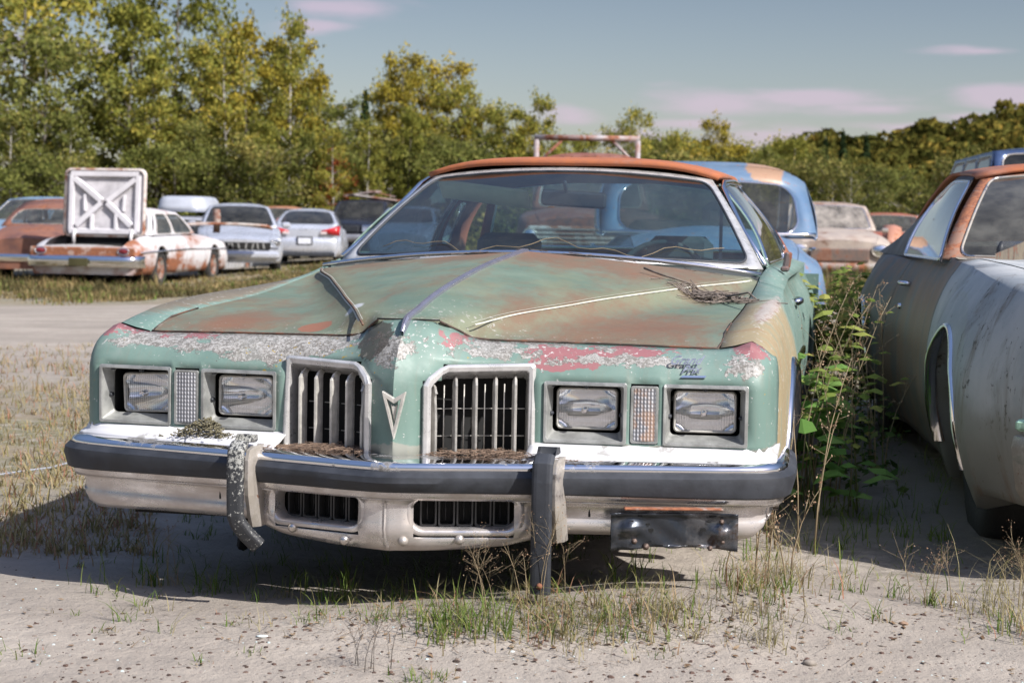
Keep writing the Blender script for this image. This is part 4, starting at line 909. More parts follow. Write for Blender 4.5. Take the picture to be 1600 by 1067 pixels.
b = MB(); b.grid([[Vector((lerp(-.78, .78, i/8), y, tab([(4.7, .94), (5.2, .90), (5.3, .84), (5.34, .4)], y))) for y in (4.7, 5.0, 5.2, 5.3, 5.34)] for i in range(9)], flip=True); b.build('decklid', m_td, to)
b = MB(); b.box((0, 2.6, .34), (1.3, 4.8, .10)); b.build('chassis', m_dark, to)
# wrap-round front bumper, marker lamp
L_ = [(-.96, .62), (-.955, .30), (-.93, .12), (-.88, .03), (-.80, -.02), (-.4, -.05), (0, -.06), (.4, -.05), (.80, -.02), (.88, .03), (.93, .12), (.955, .30), (.96, .62)]
rows = []
for i, (x, y) in enumerate(L_):
    n = bnorm(i, L_); n = -n if (n.x*x+n.y*(y-.5)) < 0 else n
    rows.append([Vector((x+n.x*d, y+n.y*d, z)) for d, z in ((-.03, .475), (.012, .47), (.018, .44), (.010, .38), (.0, .32), (-.03, .27))])
b = MB(); b.grid(rows[2:-2]); b.build('front_bumper', m_chromed, to, solid=.003)
for s in (-1, 1):
    q = MB(); q.box((s*.905, .115, .505), (.05, .085, .034), rz=s*.5, bev=.008); mk = q.build('side_marker', plain('green_glass_lens', (.30, .48, .36), .2, 0, .4, 50), to)
T_ws = lambda u, v: Vector((.86*u, 2.20+.16*u*u, .935)).lerp(Vector((.61*u, 2.93+.05*u*u, 1.325-.035*u*u)), v) + Vector((.1*u, -.5, .5))*.05*math.sin(math.pi*v)
m_rframe = worn('rusty_frame', (.22, .16, .12), (.34, .13, .06), .7, 10, .5)
window(T_ws, (-1, 1, 0, 1), (-.925, .925, .03, .95), .05, .1, to, m_rframe, m_glassd if 0 else glass('dusty_windshield', (.42, .48, .46), .22), ('windshield_frame', 'windshield_glass', 'windshield_trim'), m_chromed, .006)
def T_sd(s):
    def f_(u, v):
        b_ = Vector((.870-.03*u, lerp(2.28, 4.95, u), .925)); y = lerp(2.98, 4.62, u); t_ = Vector((tab([(2.9, .640), (3.6, .66), (4.7, .74)], y), y, stab([(2.9, 1.287), (3.3, 1.300), (3.9, 1.20), (4.7, .985)], y)))
        p = b_.lerp(t_, v); p.x += .02*math.sin(math.pi*v); return Vector((s*p.x, p.y, p.z))
    return f_
m_tdark = plain('dark_oxidised_roof', (.035, .028, .026), .45, 0, .4, 8)
for s in (-1, 1):
    window(T_sd(s), (0, .56, 0, 1), (.012, .52, .02, .93), .02, .10, to, m_tdark, m_sglass, ('side_window_frame', 'side_glass', 'side_window_trim'), m_chrome, .008)
    w = MB(); w.grid([[T_sd(s)(lerp(.56, 1, i/8), j/6) for j in range(7)] for i in range(9)], flip=(s > 0)); w.build('rear_roof_pillar', m_tdark, to)
rp = lambda u, y: Vector((u*tab([(2.9, .640), (3.6, .66), (4.7, .74)], y), y, stab([(2.9, 1.323), (3.05, 1.345), (3.5, 1.358), (4.0, 1.26), (4.75, 1.0)], y)-.055*abs(u)**3))
b = MB(); b.grid([[rp(i/8-1, lerp(2.94, 4.75, j/18)) for j in range(19)] for i in range(17)], flip=True); b.build('roof', m_roofrust, to, solid=.015)
b = MB(); b.grid([[Vector((x, y+.14*(x/.8)**2, z)) for y, z in ((1.98, .94), (2.12, .945), (2.16, .915), (2.24, .915), (2.28, .94))] for x in [lerp(-.82, .82, i/10) for i in range(11)]]); b.build('cowl', plain('dusty_cowl', (.34, .31, .25), .7, 0, .3, 12), to)
for x in (-.66, .20):
    b = MB(); b.tube([(x, 2.16, .93), (x, 2.15, .985), (x+.01, 2.16, 1.01)], [.016, .014, .009], 8); b.build('wiper_post', m_black, to)
b = MB(); b.box((0, 2.6, .90), (1.5, .45, .05), bev=.02); b.build('dashboard', plain('dark_teal_dash', (.04, .09, .09), .6), to)
for x in (-.38, .38):
    b = MB(); b.box((x, 3.5, .72), (.62, .16, .52), rx=-.25, bev=.05); b.box((x, 3.25, .5), (.62, .5, .16), bev=.05); b.build('front_seat', m_dark if 0 else plain('dark_seat', (.04, .05, .05), .6), to)
b = MB(); bx = at(1553, 402, 6.98); b2_ = at(1645, 362, 7.16); dd = b2_-bx; Lb = dd.length
bd_ = MB(); rows = []
for i in range(9):
    t_ = i/8; wd = .060*(1-.25*t_)+.004*math.sin(i*2.1); p = bx.lerp(b2_, t_); rows.append([p+Vector((0, -.004*0, -wd)), p+Vector((0, -.02, -wd)), p+Vector((0, -.02, wd*.2)), p+Vector((0, .002, wd*.2))])
bd_.grid(rows, 0, False); tag(bd_.build('wooden_board', worn('weathered_board', (.16, .135, .10), (.08, .065, .05), .5, 9, .9, 0, (6, 1, 1))), 'weathered wooden board leaning across the grey fastback windshield', 'board')
# ============================================================ OTHER CARS
m_bglass = glass('old_car_glass', (.50, .55, .56), .16)
m_dglass = glass('dark_car_glass', (.16, .18, .19), .10)
m_red = plain('red_lens', (.42, .02, .025), .2, 0, .2, 20); m_redd = plain('dark_red_lens', (.16, .02, .025), .25, 0, .3, 20); m_seatd = plain('dark_seat_cloth', (.05, .045, .045), .8)
def place(px, d, L, ang, away, z=None):
    p = at(px, 400, d); a = D(ang); zz = gz(p.x, d) if z is None else z
    if away: return (p.x+L*math.sin(a), d+L*math.cos(a), zz), math.pi-a
    return (p.x, d, zz), -a
def gen_car(name, label, loc, rz, L, W_, top, hw, wheels, green, paint, roofp=None, gl=None, wr=.33, bot=.22, sh=.03, crown=.03, pillars=((.04, .47), (.53, .96)), trim=None, doors=(), open_deck=False, no_hood=False, rd=0.0, group=None, glassrear=None, seats=True, split=0):
    c = thing(name, label, 'car', loc, rz, group); gl = gl or m_bglass; roofp = roofp or paint; trim = trim or m_chromed
    yb0, yt0, yt1, yb1, zr, wb, wt = green
    hwf = lambda y: stab(hw, y)*W_; tz = lambda y: stab(top, y)
    def arch_(y):
        for yc in wheels:
            if abs(y-yc) < wr*1.14: return min(wr+math.sqrt((wr*1.14)**2-(y-yc)**2), tz(y)-.12)
        return bot
    def side(y, s):
        w = hwf(y); z1 = tz(y)-sh; zb = arch_(y); P = [(w*.74, tz(y)-.004), (w*.88, z1+.008), (w*.95, z1-.03)]
        for k in range(1, 8): z = lerp(z1-.05, zb, k/7); q = (z-bot)/max(.1, z1-bot); P.append((w*(1-.05*max(0, q-.55)/.45-.06*max(0, .35-q)/.35), z))
        P.append((P[-1][0]-.06, zb+.01)); return [Vector((s*x, y, z)) for x, z in P]
    def yy(a, b_, n):
        o = [lerp(a, b_, i/n) for i in range(n+1)]
        for yc in wheels:
            for q in (-1.14, -1.12, -1.05, 1.05, 1.12, 1.14):
                if a < yc+q*wr < b_: o.append(yc+q*wr)
        return sorted(o)
    cuts = [0]+list(doors)+[L]
    for s in (1, -1):
        for i, (a, b_) in enumerate(zip(cuts, cuts[1:])):
            nm = 'fender' if i == 0 else ('quarter_panel' if i == len(cuts)-2 else 'door')
            MB().grid([side(y, s) for y in yy(a+(.008 if i else 0), b_, max(6, int((b_-a)/.09)))], 0, True, flip=(s < 0)).build(nm, paint, c)
    def lid(a, b_, nm):
        n = max(4, int((b_-a)/.12)); g = MB(); g.grid([[Vector((u*hwf(y)*.735, y, tz(y)+crown*(1-u*u))) for y in [lerp(a, b_, j/n) for j in range(n+1)]] for u in [i/6-1 for i in range(13)]], 0, True, flip=True)
        return g.build(nm, paint, c)
    if not no_hood: lid(0, yb0, 'hood')
    if not open_deck: lid(yb1, L, 'decklid')
    for y, nm in ((0, 'front_panel'), (L, 'rear_panel')):
        s1 = side(y, 1); s2 = side(y, -1); cx = [Vector((0, y, tz(y)+crown))]
        g = MB(); n = len(s1)-1; g.grid([[Vector((lerp(s2[k].x, s1[k].x, i/8), y+(1 if y > 0 else -1)*.04*(1-(i/4-1)**2), s1[k].z+(crown*(1-(i/4-1)**2) if k < 1 else 0))) for k in range(n)] for i in range(9)], 0, True); g.build(nm, paint, c)
    b = MB(); b.box((0, L/2, bot+.14), (W_*1.5, L*.92, .12)); b.build('chassis', m_dark, c)
    for s in (1, -1):
        for y in wheels: wheel(c, (s*(hwf(y)-.13), y, wr-.02), wr, .19, s=s, n=22)
    # greenhouse
    zb0, zb1 = tz(yb0)+.01, tz(yb1)+.01
    ws_ = lambda u, v: Vector((wb*u, yb0+.10*u*u, zb0)).lerp(Vector((wt*u, yt0+.05*u*u, zr-.03-.03*u*u-rd*u**6)), v)+Vector((0, -.5, .5))*.05*math.sin(math.pi*v)*(1-u*u*.5)
    bl_ = lambda u, v: Vector((wb*u, yb1-.10*u*u, zb1)).lerp(Vector((wt*u, yt1-.05*u*u, zr-.03-.03*u*u-rd*u**6)), v)+Vector((0, .5, .5))*.05*math.sin(math.pi*v)*(1-u*u*.5)
    window(ws_, (-1, 1, 0, 1), (-.9, .9, .05, .93), .10, .14, c, roofp, gl, ('windshield_frame', 'windshield_glass', 'windshield_trim'), trim, .009)
    if split:
        for a, b_ in ((-1, 0), (0, 1)): window(bl_, (a, b_, 0, 1), (a+.1 if a < 0 else .04, b_-.1 if a == 0 else -.04, .07, .9), .10, .2, c, roofp, gl, ('rear_window_frame', 'rear_glass', 'rear_window_trim'), trim, .009)
    else: window(bl_, (-1, 1, 0, 1), glassrear or (-.88, .88, .06, .90), .16, .22, c, roofp, gl, ('rear_window_frame', 'rear_glass', 'rear_window_trim'), trim, .009)
    for s in (1, -1):
        def sd_(u, v, s=s):
            p = Vector((wb, lerp(yb0+.10, yb1-.10, u), lerp(zb0, zb1, u))).lerp(Vector((wt, lerp(yt0+.05, yt1-.05, u), zr-.06-rd)), v); return Vector((s*(p.x+.03*math.sin(math.pi*v)), p.y, p.z))
        n = len(pillars); eds = [0]+[(pillars[i][1]+pillars[i+1][0])/2 for i in range(n-1)]+[1]
        for i, (a, b_) in enumerate(pillars): window(sd_, (eds[i], eds[i+1], 0, 1), (a, b_, .06, .90), (b_-a)*.12, .14, c, roofp, gl, ('side_window_frame', 'side_glass', 'side_window_trim'), trim, .007)
    rfn = lambda u, v: Vector((u*wt, lerp(yt0+.05*u*u, yt1-.05*u*u, v), zr-.03+.045*(1-u**4)*math.sin(math.pi*min(1, max(0, v)))**.6-.030*abs(u)**2.5-rd*u**6))
    g = MB(); g.grid([[rfn(i/8-1, j/12) for j in range(13)] for i in range(17)], 0, True, flip=True); g.build('roof', roofp, c)
    if seats:
        for y in (lerp(yt0, yt1, .3), lerp(yt0, yt1, .95)):
            b = MB(); b.box((0, y, tz(y)-.12), (W_*1.35, .16, .5), rx=-.2, bev=.06); b.build('seat', m_seatd, c)
    return c
def cbumper(c, y, z, h, w, mat, depth=.10, face=-1, wrap=.5, name='front_bumper', bulge=.08):
    P = []; n = 16
    for i in range(n+1): u = i/8-1; P.append((w*u, y+face*(bulge*(1-u*u))-(face*.10 if abs(u) > .99 else 0)))
    P = [(-w-.01, y-face*wrap)]+P+[(w+.01, y-face*wrap)]
    g = MB(); g.grid([[Vector((x+ (0 if abs(x) < w else math.copysign(.0, x)), yy_+face*o, z+dz)) for o, dz in ((-.03, h*.5), (.03, h*.48), (depth*.6, h*.2), (depth*.55, -h*.15), (.02, -h*.45), (-.03, -h*.5))] for x, yy_ in P], 0, True)
    return g.build(name, mat, c, recalc=True)
def disc(c, name, p, r, mat, face=-1, rx=1.0, parent=None, bez=None):
    g = MB(); g.lathe([(.0005, face*.03), (r*.6, face*.024), (r, face*.0)], p, 'Y', 18); 
    for i, v in enumerate(g.v): g.v[i] = (p[0]+(v[0]-p[0])*rx, v[1], v[2])
    o = g.build(name, mat, c)
    if bez:
        g = MB(); g.tube([(p[0]+math.cos(2*math.pi*i/20)*r*rx, p[1], p[2]+math.sin(2*math.pi*i/20)*r) for i in range(20)], .014, 6, closed=True); g.build('lamp_trim', bez, o)
    return o
def sq(c, name, p, d, mat, rz=0, bev=.02, rx=0): return MB().box(p, d, rz=rz, rx=rx, bev=bev).build(name, mat, c)
RB = (.30, .11, .045)
# --- white sedan with raised trunk lid
loc, rz = place(130, 30.6, 5.3, 8, True)
mw = worn('chalky_white_rusty_paint', (.58, .56, .57), (.30, .105, .045), .28, 1.7, .5, 0, (1, 1, 1.6), (.20, .08, .04), None, .5, .55)
ws1 = gen_car('sedan', 'white rust-streaked old sedan with its trunk lid raised on the left', loc, rz, 5.3, .98, [(0, .74), (.3, .80), (1.7, .90), (2.4, .90), (4.2, .88), (5.0, .80), (5.3, .70)], [(0, .93), (.4, 1), (4.8, 1), (5.3, .95)], (1.0, 4.05), (1.72, 2.35, 3.75, 4.25, 1.36, .82, .64), mw, None, m_bglass, pillars=((.06, .50), (.55, .92)), doors=(1.65, 2.75, 3.75), open_deck=True, sh=.05)
b = MB(); b.grid([[Vector((x, y, z)) for y, z in ((4.30, .84), (4.32, .50), (5.24, .48), (5.26, .66))] for x in (-.70, .70)]); b.build('trunk_well', m_dark, ws1, solid=.004)
b = MB(); b.box((.2, 4.75, .62), (.5, .35, .16), bev=.05); b.build('trunk_clutter', plain('grey_clutter', (.24, .24, .24), .8), ws1)
ld = MB(); LW, LH = .74, 1.20
LP = lambda x, z, o: Vector((x, 4.34-.10*(z/LH)-o, .84+z))
O = rr(-LW, LW, 0, LH, .12, 6); I = rr(-LW+.035, LW-.035, .035, LH-.035, .10, 6)
ld.grid([[LP(x, z, o) for x, z in P] for P, o in ((O, .03), (O, -.03), (I, -.035))]); ld.grid([[LP(x*k, LH/2+(z-LH/2)*k, .03+.02*(1-k)) for x, z in O] for k in (1, .6, .02)])
lid_ = ld.build('trunk_lid', worn('rust_edged_lid', (.56, .50, .47), RB, .35, 7), ws1)
b = MB(); b.grid([[LP(x*k, LH/2+(z-LH/2)*k, .012) for x, z in I] for k in (1.0, .5, .02)]); b.build('lid_inner_skin', plain('white_inner_skin', (.50, .48, .50), .5, 0, .2, 5), lid_)
rib = MB()
def rbar(x0, z0, x1, z1, w, o=-.055):
    p, q = LP(x0, z0, o), LP(x1, z1, o); d = (q-p).normalized(); n_ = Vector((0, 1, 0)); sd = d.cross(n_).normalized()
    rib.grid([[r_+sd*a+Vector((0, b_, 0)) for a, b_ in ((-w, -.055), (-w*.75, 0), (w*.75, 0), (w, -.055))] for r_ in (p, q)], 0, False)
for s in (1, -1):
    rbar(s*.56, LH-.18, s*.05, LH*.52, .055); rbar(s*.05, LH*.50, s*.50, .20, .055); rbar(s*.60, .10, s*.60, LH-.12, .045, -.05)
    rbar(s*.22, .12, s*.22, .40, .03); rbar(s*.35, LH*.38, s*.36, LH*.62, .02)
rbar(-.62, LH-.10, .62, LH-.10, .05, -.052); rbar(-.62, .10, .62, .10, .05, -.052); rib.build('lid_ribs', plain('white_lid_paint', (.66, .64, .67), .45, 0, .1, 4), lid_)
hg = MB()
for s in (1, -1): hg.tube([(s*.52, 4.42, .70), (s*.52, 4.42, .86), (s*.52, 4.36, .98)], .03, 8)
hg.build('lid_hinges', plain('white_hinge', (.6, .58, .58), .5), ws1)
sq(ws1, 'tail_trim', (0, 5.335, .60), (1.86, .05, .16), worn('rusty_tail', (.45, .38, .34), RB, .75, 6), bev=.02)
for s in (1, -1): disc(ws1, 'tail_light', (s*.73, 5.37, .615), .050, m_redd, 1, 2.0, bez=m_chrome)
cbumper(ws1, 5.34, .44, .20, .99, m_chrome, .12, 1, .35, 'rear_bumper')
sq(ws1, 'licence_plate', (0, 5.53, .43), (.34, .02, .14), plain('dark_olive_plate', (.06, .055, .02), .6))
for s in (1, -1): MB().tube([(s*.975, .3, .62), (s*.985, 2.5, .64), (s*.98, 5.2, .60)], .012, 6).build('side_molding', m_chrome, ws1)
# --- rusty rounded sedan at the far left
loc, rz = place(38, 32.5, 5.0, 5, True)
mr = worn('rust_brown_paint', (.20, .085, .055), (.27, .10, .05), .55, 1.6, .55, 0, (1, 1, 1), (.14, .06, .04), (.12, .06, .05))
c = gen_car('sedan', 'rusty brown rounded sedan cut off by the left edge beside the white sedan', loc, rz, 5.0, .93, [(0, .78), (.4, .90), (1.6, .98), (3.9, .98), (4.6, .90), (5.0, .72)], [(0, .8), (.5, .97), (2.5, 1), (4.3, .97), (5.0, .80)], (1.0, 3.9), (1.6, 2.15, 3.2, 4.15, 1.50, .80, .66), mr, doors=(1.6, 2.6, 3.4), crown=.06, sh=.09, glassrear=(-.86, .86, .10, .62))
cbumper(c, 4.95, .42, .16, .95, m_chrome, .1, 1, .35, 'rear_bumper')
for s in (1, -1): disc(c, 'tail_light', (s*.74, 5.03, .62), .05, m_red, 1, 1.2, bez=m_chrome)
# --- blue car far left behind
loc, rz = place(-28, 41, 4.8, 20, False)
mblue0 = plain('faded_blue_paint', (.20, .30, .42), .35, .1)
c = gen_car('hatchback', 'pale blue car peeking out at the far left behind the rusty sedan', loc, rz, 4.5, .88, [(0, .7), (.5, .92), (1.3, 1.0), (4.2, 1.0), (4.5, .9)], [(0, .88), (.5, 1), (4.5, .93)], (.9, 3.6), (1.2, 1.9, 3.4, 4.3, 1.58, .8, .66), mblue0, doors=(1.3, 2.4, 3.4))
# --- silver van with roof box behind
loc, rz = place(266, 40.5, 4.9, 4, True, -.50)
msil = plain('silver_paint', (.56, .58, .64), .28, .45, .06, 3)
c = gen_car('minivan', 'silver minivan under a grey roof box, behind the raised trunk lid', loc, rz, 4.8, .92, [(0, .8), (1.0, .98), (4.6, 1.0), (4.8, .95)], [(0, .88), (.5, 1), (4.8, .96)], (.9, 3.9), (.95, 1.9, 4.4, 4.75, 1.50, .84, .74), msil, gl=m_dglass, pillars=((.04, .32), (.36, .64), (.68, .95)), doors=(1.1, 2.3, 3.4))
loc2 = Vector(loc)+Matrix.Rotation(rz, 3, 'Z') @ Vector((0, 3.2, 1.60))
g = MB(); R = []
for z, k in ((0, .92), (.03, 1.0), (.12, 1.0), (.15, .97), (.25, .95), (.33, .86), (.36, .72), (.37, .02)):
    R.append([loc2+Matrix.Rotation(rz, 3, 'Z') @ Vector((.60*k*math.copysign(abs(math.cos(a))**.5, math.cos(a)), 1.0*k*math.copysign(abs(math.sin(a))**.5, math.sin(a)), z)) for a in [2*math.pi*i/32 for i in range(33)]])
g.grid(R); tag(g.build('roof_box', plain('grey_roof_box', (.40, .42, .47), .35, .1, .08, 3)), 'glossy grey cargo box strapped on the roof of the silver minivan', 'roof box')
# --- damaged silver sedan without grille
loc, rz = place(374, 36.5, 4.7, -9, False)
c = gen_car('sedan', 'damaged silver sedan missing its grille, between white sedan and silver coupe', loc, rz, 4.7, .91, [(0, .66), (.15, .72), (.7, .82), (1.25, .93), (3.7, .97), (4.7, .95)], [(0, .84), (.35, .97), (4.3, 1), (4.7, .9)], (.92, 3.7), (1.22, 2.0, 3.2, 3.9, 1.42, .80, .62), msil, gl=m_dglass, doors=(1.35, 2.4, 3.3), trim=m_black)
sq(c, 'grille_opening', (0, -.035, .56), (1.25, .06, .15), m_dark); sq(c, 'bumper_cover', (0, -.07, .37), (1.62, .16, .18), msil, bev=.06)
m_bits = plain('broken_bits', (.25, .25, .25), .5)
for i in range(9): MB().box((-.5+i*.125+random.Random(i).uniform(-.03, .03), -.05, .56), (.03, .05, .12), ry=random.Random(i).uniform(-.4, .4)).build('grille_fragment', m_bits, c)
for s in (1, -1): disc(c, 'headlight', (s*.71, -.03, .62), .085, m_lens, -1, 1.5, bez=msil); sq(c, 'headlight_backing', (s*.71, .02, .62), (.24, .04, .13), m_refl); sq(c, 'door_mirror', (s*.98, 1.65, .98), (.20, .10, .13), msil, bev=.04)
hp = MB(); p = at(338, 357, 35.6)
hp.grid([[p+Vector((lerp(-.62, 1.05, i/10), lerp(-.4, .5, j/6), .10*math.cos((i/10-.55)*1.7)-.06*(j/6)+.10*(1-i/10)*(j/6)+.02)) for j in range(7)] for i in range(11)]); tag(hp.build('hood_panel', worn('rusty_white_panel', (.55, .50, .46), RB, .45, 3), solid=.05), 'loose rusty white hood panel resting on the silver sedan hood', 'hood panel')
pt = MB(); a_ = at(338, 352, 36.0); R = []
for i, z in enumerate((0, .12, .3, .42, .47)): R.append([a_+Vector((.07*math.cos(k*math.pi/3)*(1+.2*math.sin(i+k)), .07*math.sin(k*math.pi/3), z-.15)) for k in range(7)])
pt.grid(R); tag(pt.build('wooden_post', worn('old_wood', (.30, .25, .22), (.22, .12, .09), .5, 12, .9)), 'short weathered brown wooden post standing beside the white sedan roof', 'post')
# --- silver coupe seen from behind
loc, rz = place(476, 45, 4.6, -3, True)
mc = gen_car('coupe', 'silver coupe seen from behind with red tail lights', loc, rz, 4.6, .91, [(0, .70), (.8, .84), (1.3, .92), (3.6, .96), (4.25, 1.0), (4.5, .97), (4.6, .88)], [(0, .85), (.5, 1), (4.2, .98), (4.6, .90)], (.9, 3.7), (1.25, 2.0, 3.0, 3.95, 1.40, .80, .60), msil, gl=m_dglass, doors=(1.4, 3.0), trim=m_black, pillars=((.05, .55), (.6, .85)), crown=.02)
cbumper(mc, 4.54, .48, .42, .88, msil, .10, 1, .4, 'rear_bumper', .10)
for s in (1, -1):
    g = MB(); R = []
    for t_ in range(6):
        x = lerp(.40, .865, t_/5); R.append([Vector((s*x, 4.66+.02*(1-t_/5)-(.0 if t_ < 4 else (t_-3)*.05), z)) for z in (lerp(.80, .73, t_/5), lerp(.86, .98, t_/5))])
    g.grid(R); g.build('tail_light', m_red, mc, solid=.02); sq(mc, 'reverse_lamp', (s*.47, 4.69, .80), (.16, .02, .07), plain('clear_lamp', (.6, .5, .5), .2), bev=.01)
sq(mc, 'licence_plate', (0, 4.72, .60), (.32, .02, .15), plain('white_plate', (.62, .64, .70), .5), bev=.004); sq(mc, 'plate_recess', (0, 4.705, .61), (.40, .02, .20), m_dark, bev=.01)
sq(mc, 'lower_valance', (0, 4.62, .27), (1.5, .16, .12), m_black, bev=.03)
# --- orange rusted old car between
loc, rz = place(418, 52, 4.6, 3, False)
c = gen_car('sedan', 'orange rusted rounded old car half hidden behind the silver coupe', loc, rz, 4.6, .84, [(0, .7), (.5, .95), (1.3, 1.02), (3.8, 1.02), (4.6, .8)], [(0, .75), (.5, .95), (4.0, 1), (4.6, .8)], (.9, 3.6), (1.3, 1.75, 3.0, 3.9, 1.56, .74, .60), worn('orange_rust_paint', (.36, .16, .08), (.34, .13, .05), .5, 2, .6), crown=.08, sh=.1, doors=(1.4, 2.5, 3.3))
disc(c, 'spare_disc', (.20, 1.2, 1.12), .13, plain('red_white_disc', (.45, .2, .2), .5, 0, .6, 14), -1, 1.4)
# --- black SUV
loc, rz = place(540, 52, 4.7, 10, False)
mblk = plain('black_suv_paint', (.022, .024, .034), .25, .2, .2, 3)
c = gen_car('suv', 'black suv facing the camera to the right of the silver coupe', loc, rz, 4.7, .93, [(0, .92), (.1, 1.0), (1.2, 1.08), (4.5, 1.1), (4.7, 1.0)], [(0, .93), (.3, 1), (4.7, .97)], (.9, 3.7), (1.25, 1.75, 4.4, 4.65, 1.68, .86, .72), mblk, gl=m_dglass, wr=.37, bot=.32, doors=(1.4, 2.5, 3.5), trim=m_black, pillars=((.04, .33), (.37, .66), (.7, .95)))
cbumper(c, 0, .55, .22, .92, plain('dull_silver_bumper', (.30, .30, .33), .35, .4), .1, -1, .3)
sq(c, 'grille', (0, -.06, .82), (.80, .06, .20), m_black)
for s in (1, -1):
    hl = sq(c, 'headlight', (s*.66, -.05, .83), (.36, .06, .19), m_refl, bev=.02); sq(c, 'turn_signal', (s*.875, -.04, .83), (.08, .07, .17), plain('amber_lens', (.55, .20, .04), .3), bev=.01); sq(c, 'door_mirror', (s*1.02, 1.55, 1.18), (.20, .10, .20), m_black, bev=.03)
q = MB(); p = Vector(loc)+Vector((.55, 2.6, 1.74)); q.box(p, (1.5, 1.1, .04), ry=.10, rz=.4); q.box(p+Vector((-.3, 0, .12)), (1.0, .7, .04), ry=-.16, rz=-.2); q.box(p+Vector((.3, -.1, .13)), (.8, .5, .03), ry=.22)
tag(q.build('scrap_panels', worn('scrap_grey_metal', (.32, .29, .28), (.30, .14, .10), .4, 3)), 'bent grey scrap panels lying on the black suv roof', 'scrap metal')
# --- pale blue car partly behind the windshield pillar
loc, rz = place(622, 47, 4.5, 6, False)
c = gen_car('sedan', 'light blue grey sedan mostly hidden behind the green coupe pillar', loc, rz, 4.5, .88, [(0, .68), (.3, .78), (1.2, .95), (3.8, .98), (4.5, .9)], [(0, .86), (.4, 1), (4.5, .92)], (.9, 3.6), (1.2, 1.9, 3.1, 3.9, 1.42, .8, .62), plain('grey_blue_paint', (.30, .38, .48), .3, .3), gl=m_dglass, doors=(1.3, 2.4, 3.3))
# --- rust truck with steel rack
loc, rz = place(918, 22.5, 5.2, 3, False)
mtr = worn('dark_red_rust_paint', (.16, .05, .035), (.28, .085, .04), .55, 2.0, .5, 0, (1, 1, 1), (.10, .045, .035), (.22, .12, .10))
tk = gen_car('pickup_truck', 'dark red rusty pickup truck behind the green coupe', loc, rz, 5.0, .93, [(0, 1.02), (.3, 1.12), (1.5, 1.18), (2.8, 1.18), (5.0, 1.1)], [(0, .88), (.4, 1), (5.0, .97)], (.9, 3.9), (1.5, 1.85, 2.55, 2.8, 1.95, .78, .62), mtr, doors=(1.5, 2.8), wr=.36, bot=.38, pillars=((.08, .92),), crown=.06)
sq(tk, 'grille', (0, -.07, .82), (1.5, .06, .30), worn('peeling_white_grille', (.52, .48, .46), RB, .55, 5))
for i in range(5): sq(tk, 'grille_bar', (0, -.11, .71+i*.055), (1.3, .02, .014), m_chromed, bev=.004)
for s in (1, -1): disc(tk, 'headlight', (s*.72, -.10, .84), .09, m_refl, -1, 1, bez=m_chromed)
cbumper(tk, -.05, .56, .18, .92, worn('white_rusty_bumper', (.55, .50, .48), RB, .5, 4), .1, -1, .25)
rk = thing('steel_rack', 'rusty steel pipe frame standing up behind the pickup cab', 'rack', tuple(at(915, 350, 25.4)), -.05)
zt = at(915, 216, 25.4).z-at(915, 350, 25.4).z; wdt = (at(994, 216, 25.4)-at(836, 216, 25.4)).length/2; zo = -1.0
mrk = worn('rusty_grey_pipe', (.34, .31, .32), (.28, .11, .06), .5, 4)
MB().tube([(-wdt-.03, 0, zt), (wdt+.03, 0, zt)], .042, 10).build('top_rail', mrk, rk)
for s in (1, -1): MB().tube([(s*wdt, 0, zo), (s*wdt, 0, zt-.03)], .04, 10).build('upright', mrk, rk); MB().tube([(s*wdt, 0, zt-.38), (s*(wdt-.36), 0, zt-.03)], .022, 8).build('brace', mrk, rk)
MB().box((0, 0, -.35), (2*wdt, .04, .06)).build('lower_rail', mrk, rk)
# --- blue rounded coupe behind the green one, seen from behind
loc, rz = place(1128, 13.4, 4.9, 1.5, True, -.10)
def bluep():
    t = NT('old_blue_paint'); v = t.coord(); n = t.noise(v, 2.6, 8, .62, .4); f = t.noise(v, 20, 5, .7); f2 = t.noise(v, 60, 3, .6)
    c_ = t.mix(t.ramp(n, .35, .65), (.085, .15, .25), (.135, .20, .285)); c_ = t.mix(t.ramp(n, .60, .74, .5), c_, (.30, .33, .35))
    k = t.ramp(t.math('ADD', t.blob(v, (-.50, 3.05, 1.58), (.22, .45, .40)), t.math('MULTIPLY', t.noise(v, 7, 9, .75), 1.0)), .74, .82); c_ = t.mix(k, c_, (.36, .22, .14))
    lo = t.new('ShaderNodeSeparateXYZ'); t.link(v, lo.inputs[0]); k2 = t.ramp(t.math('ADD', f, t.ramp(lo.outputs['Z'], 1.0, .3, .12)), .60, .66, .85); c_ = t.mix(k2, c_, (.28, .12, .07))
    t.setc(c_); t.setv('Roughness', t.ramp(f, .3, .7, .55, .35)); t.bump(f2, .08, .003); return t.mat
mb = bluep()
bc = gen_car('coupe', 'blue rounded old coupe with a tan rust patch on its roof', loc, rz, 4.9, .90, [(0, .75), (.4, .95), (1.6, 1.02), (3.8, 1.0), (4.4, .92), (4.9, .62)], [(0, .78), (.5, .96), (3.0, .98), (4.3, .96), (4.9, .80)], (1.0, 3.9), (1.6, 2.1, 3.15, 3.75, 1.635, .88, .835), mb, gl=glass('blue_car_glass', (.55, .60, .58), .10), doors=(1.6, 3.0), crown=.10, sh=.12, glassrear=(-.84, .84, .06, .74), pillars=((.05, .55), (.6, .9)), bot=.3, wr=.35, trim=m_chrome, rd=.10)
b = MB(); b.box((-.30, 3.05, 1.05), (.62, .14, .52), rx=-.2, bev=.06); b.build('seat_back', plain('dark_plaid_seat', (.05, .045, .05), .8), bc)
b = MB(); b.tube([(x, 3.78+.02-.12*(x/.8)**2, 1.04-.0*(x/.8)**2) for x in [lerp(-.86, .86, i/20) for i in range(21)]], .018, 8); b.build('belt_molding', m_chrome, bc)
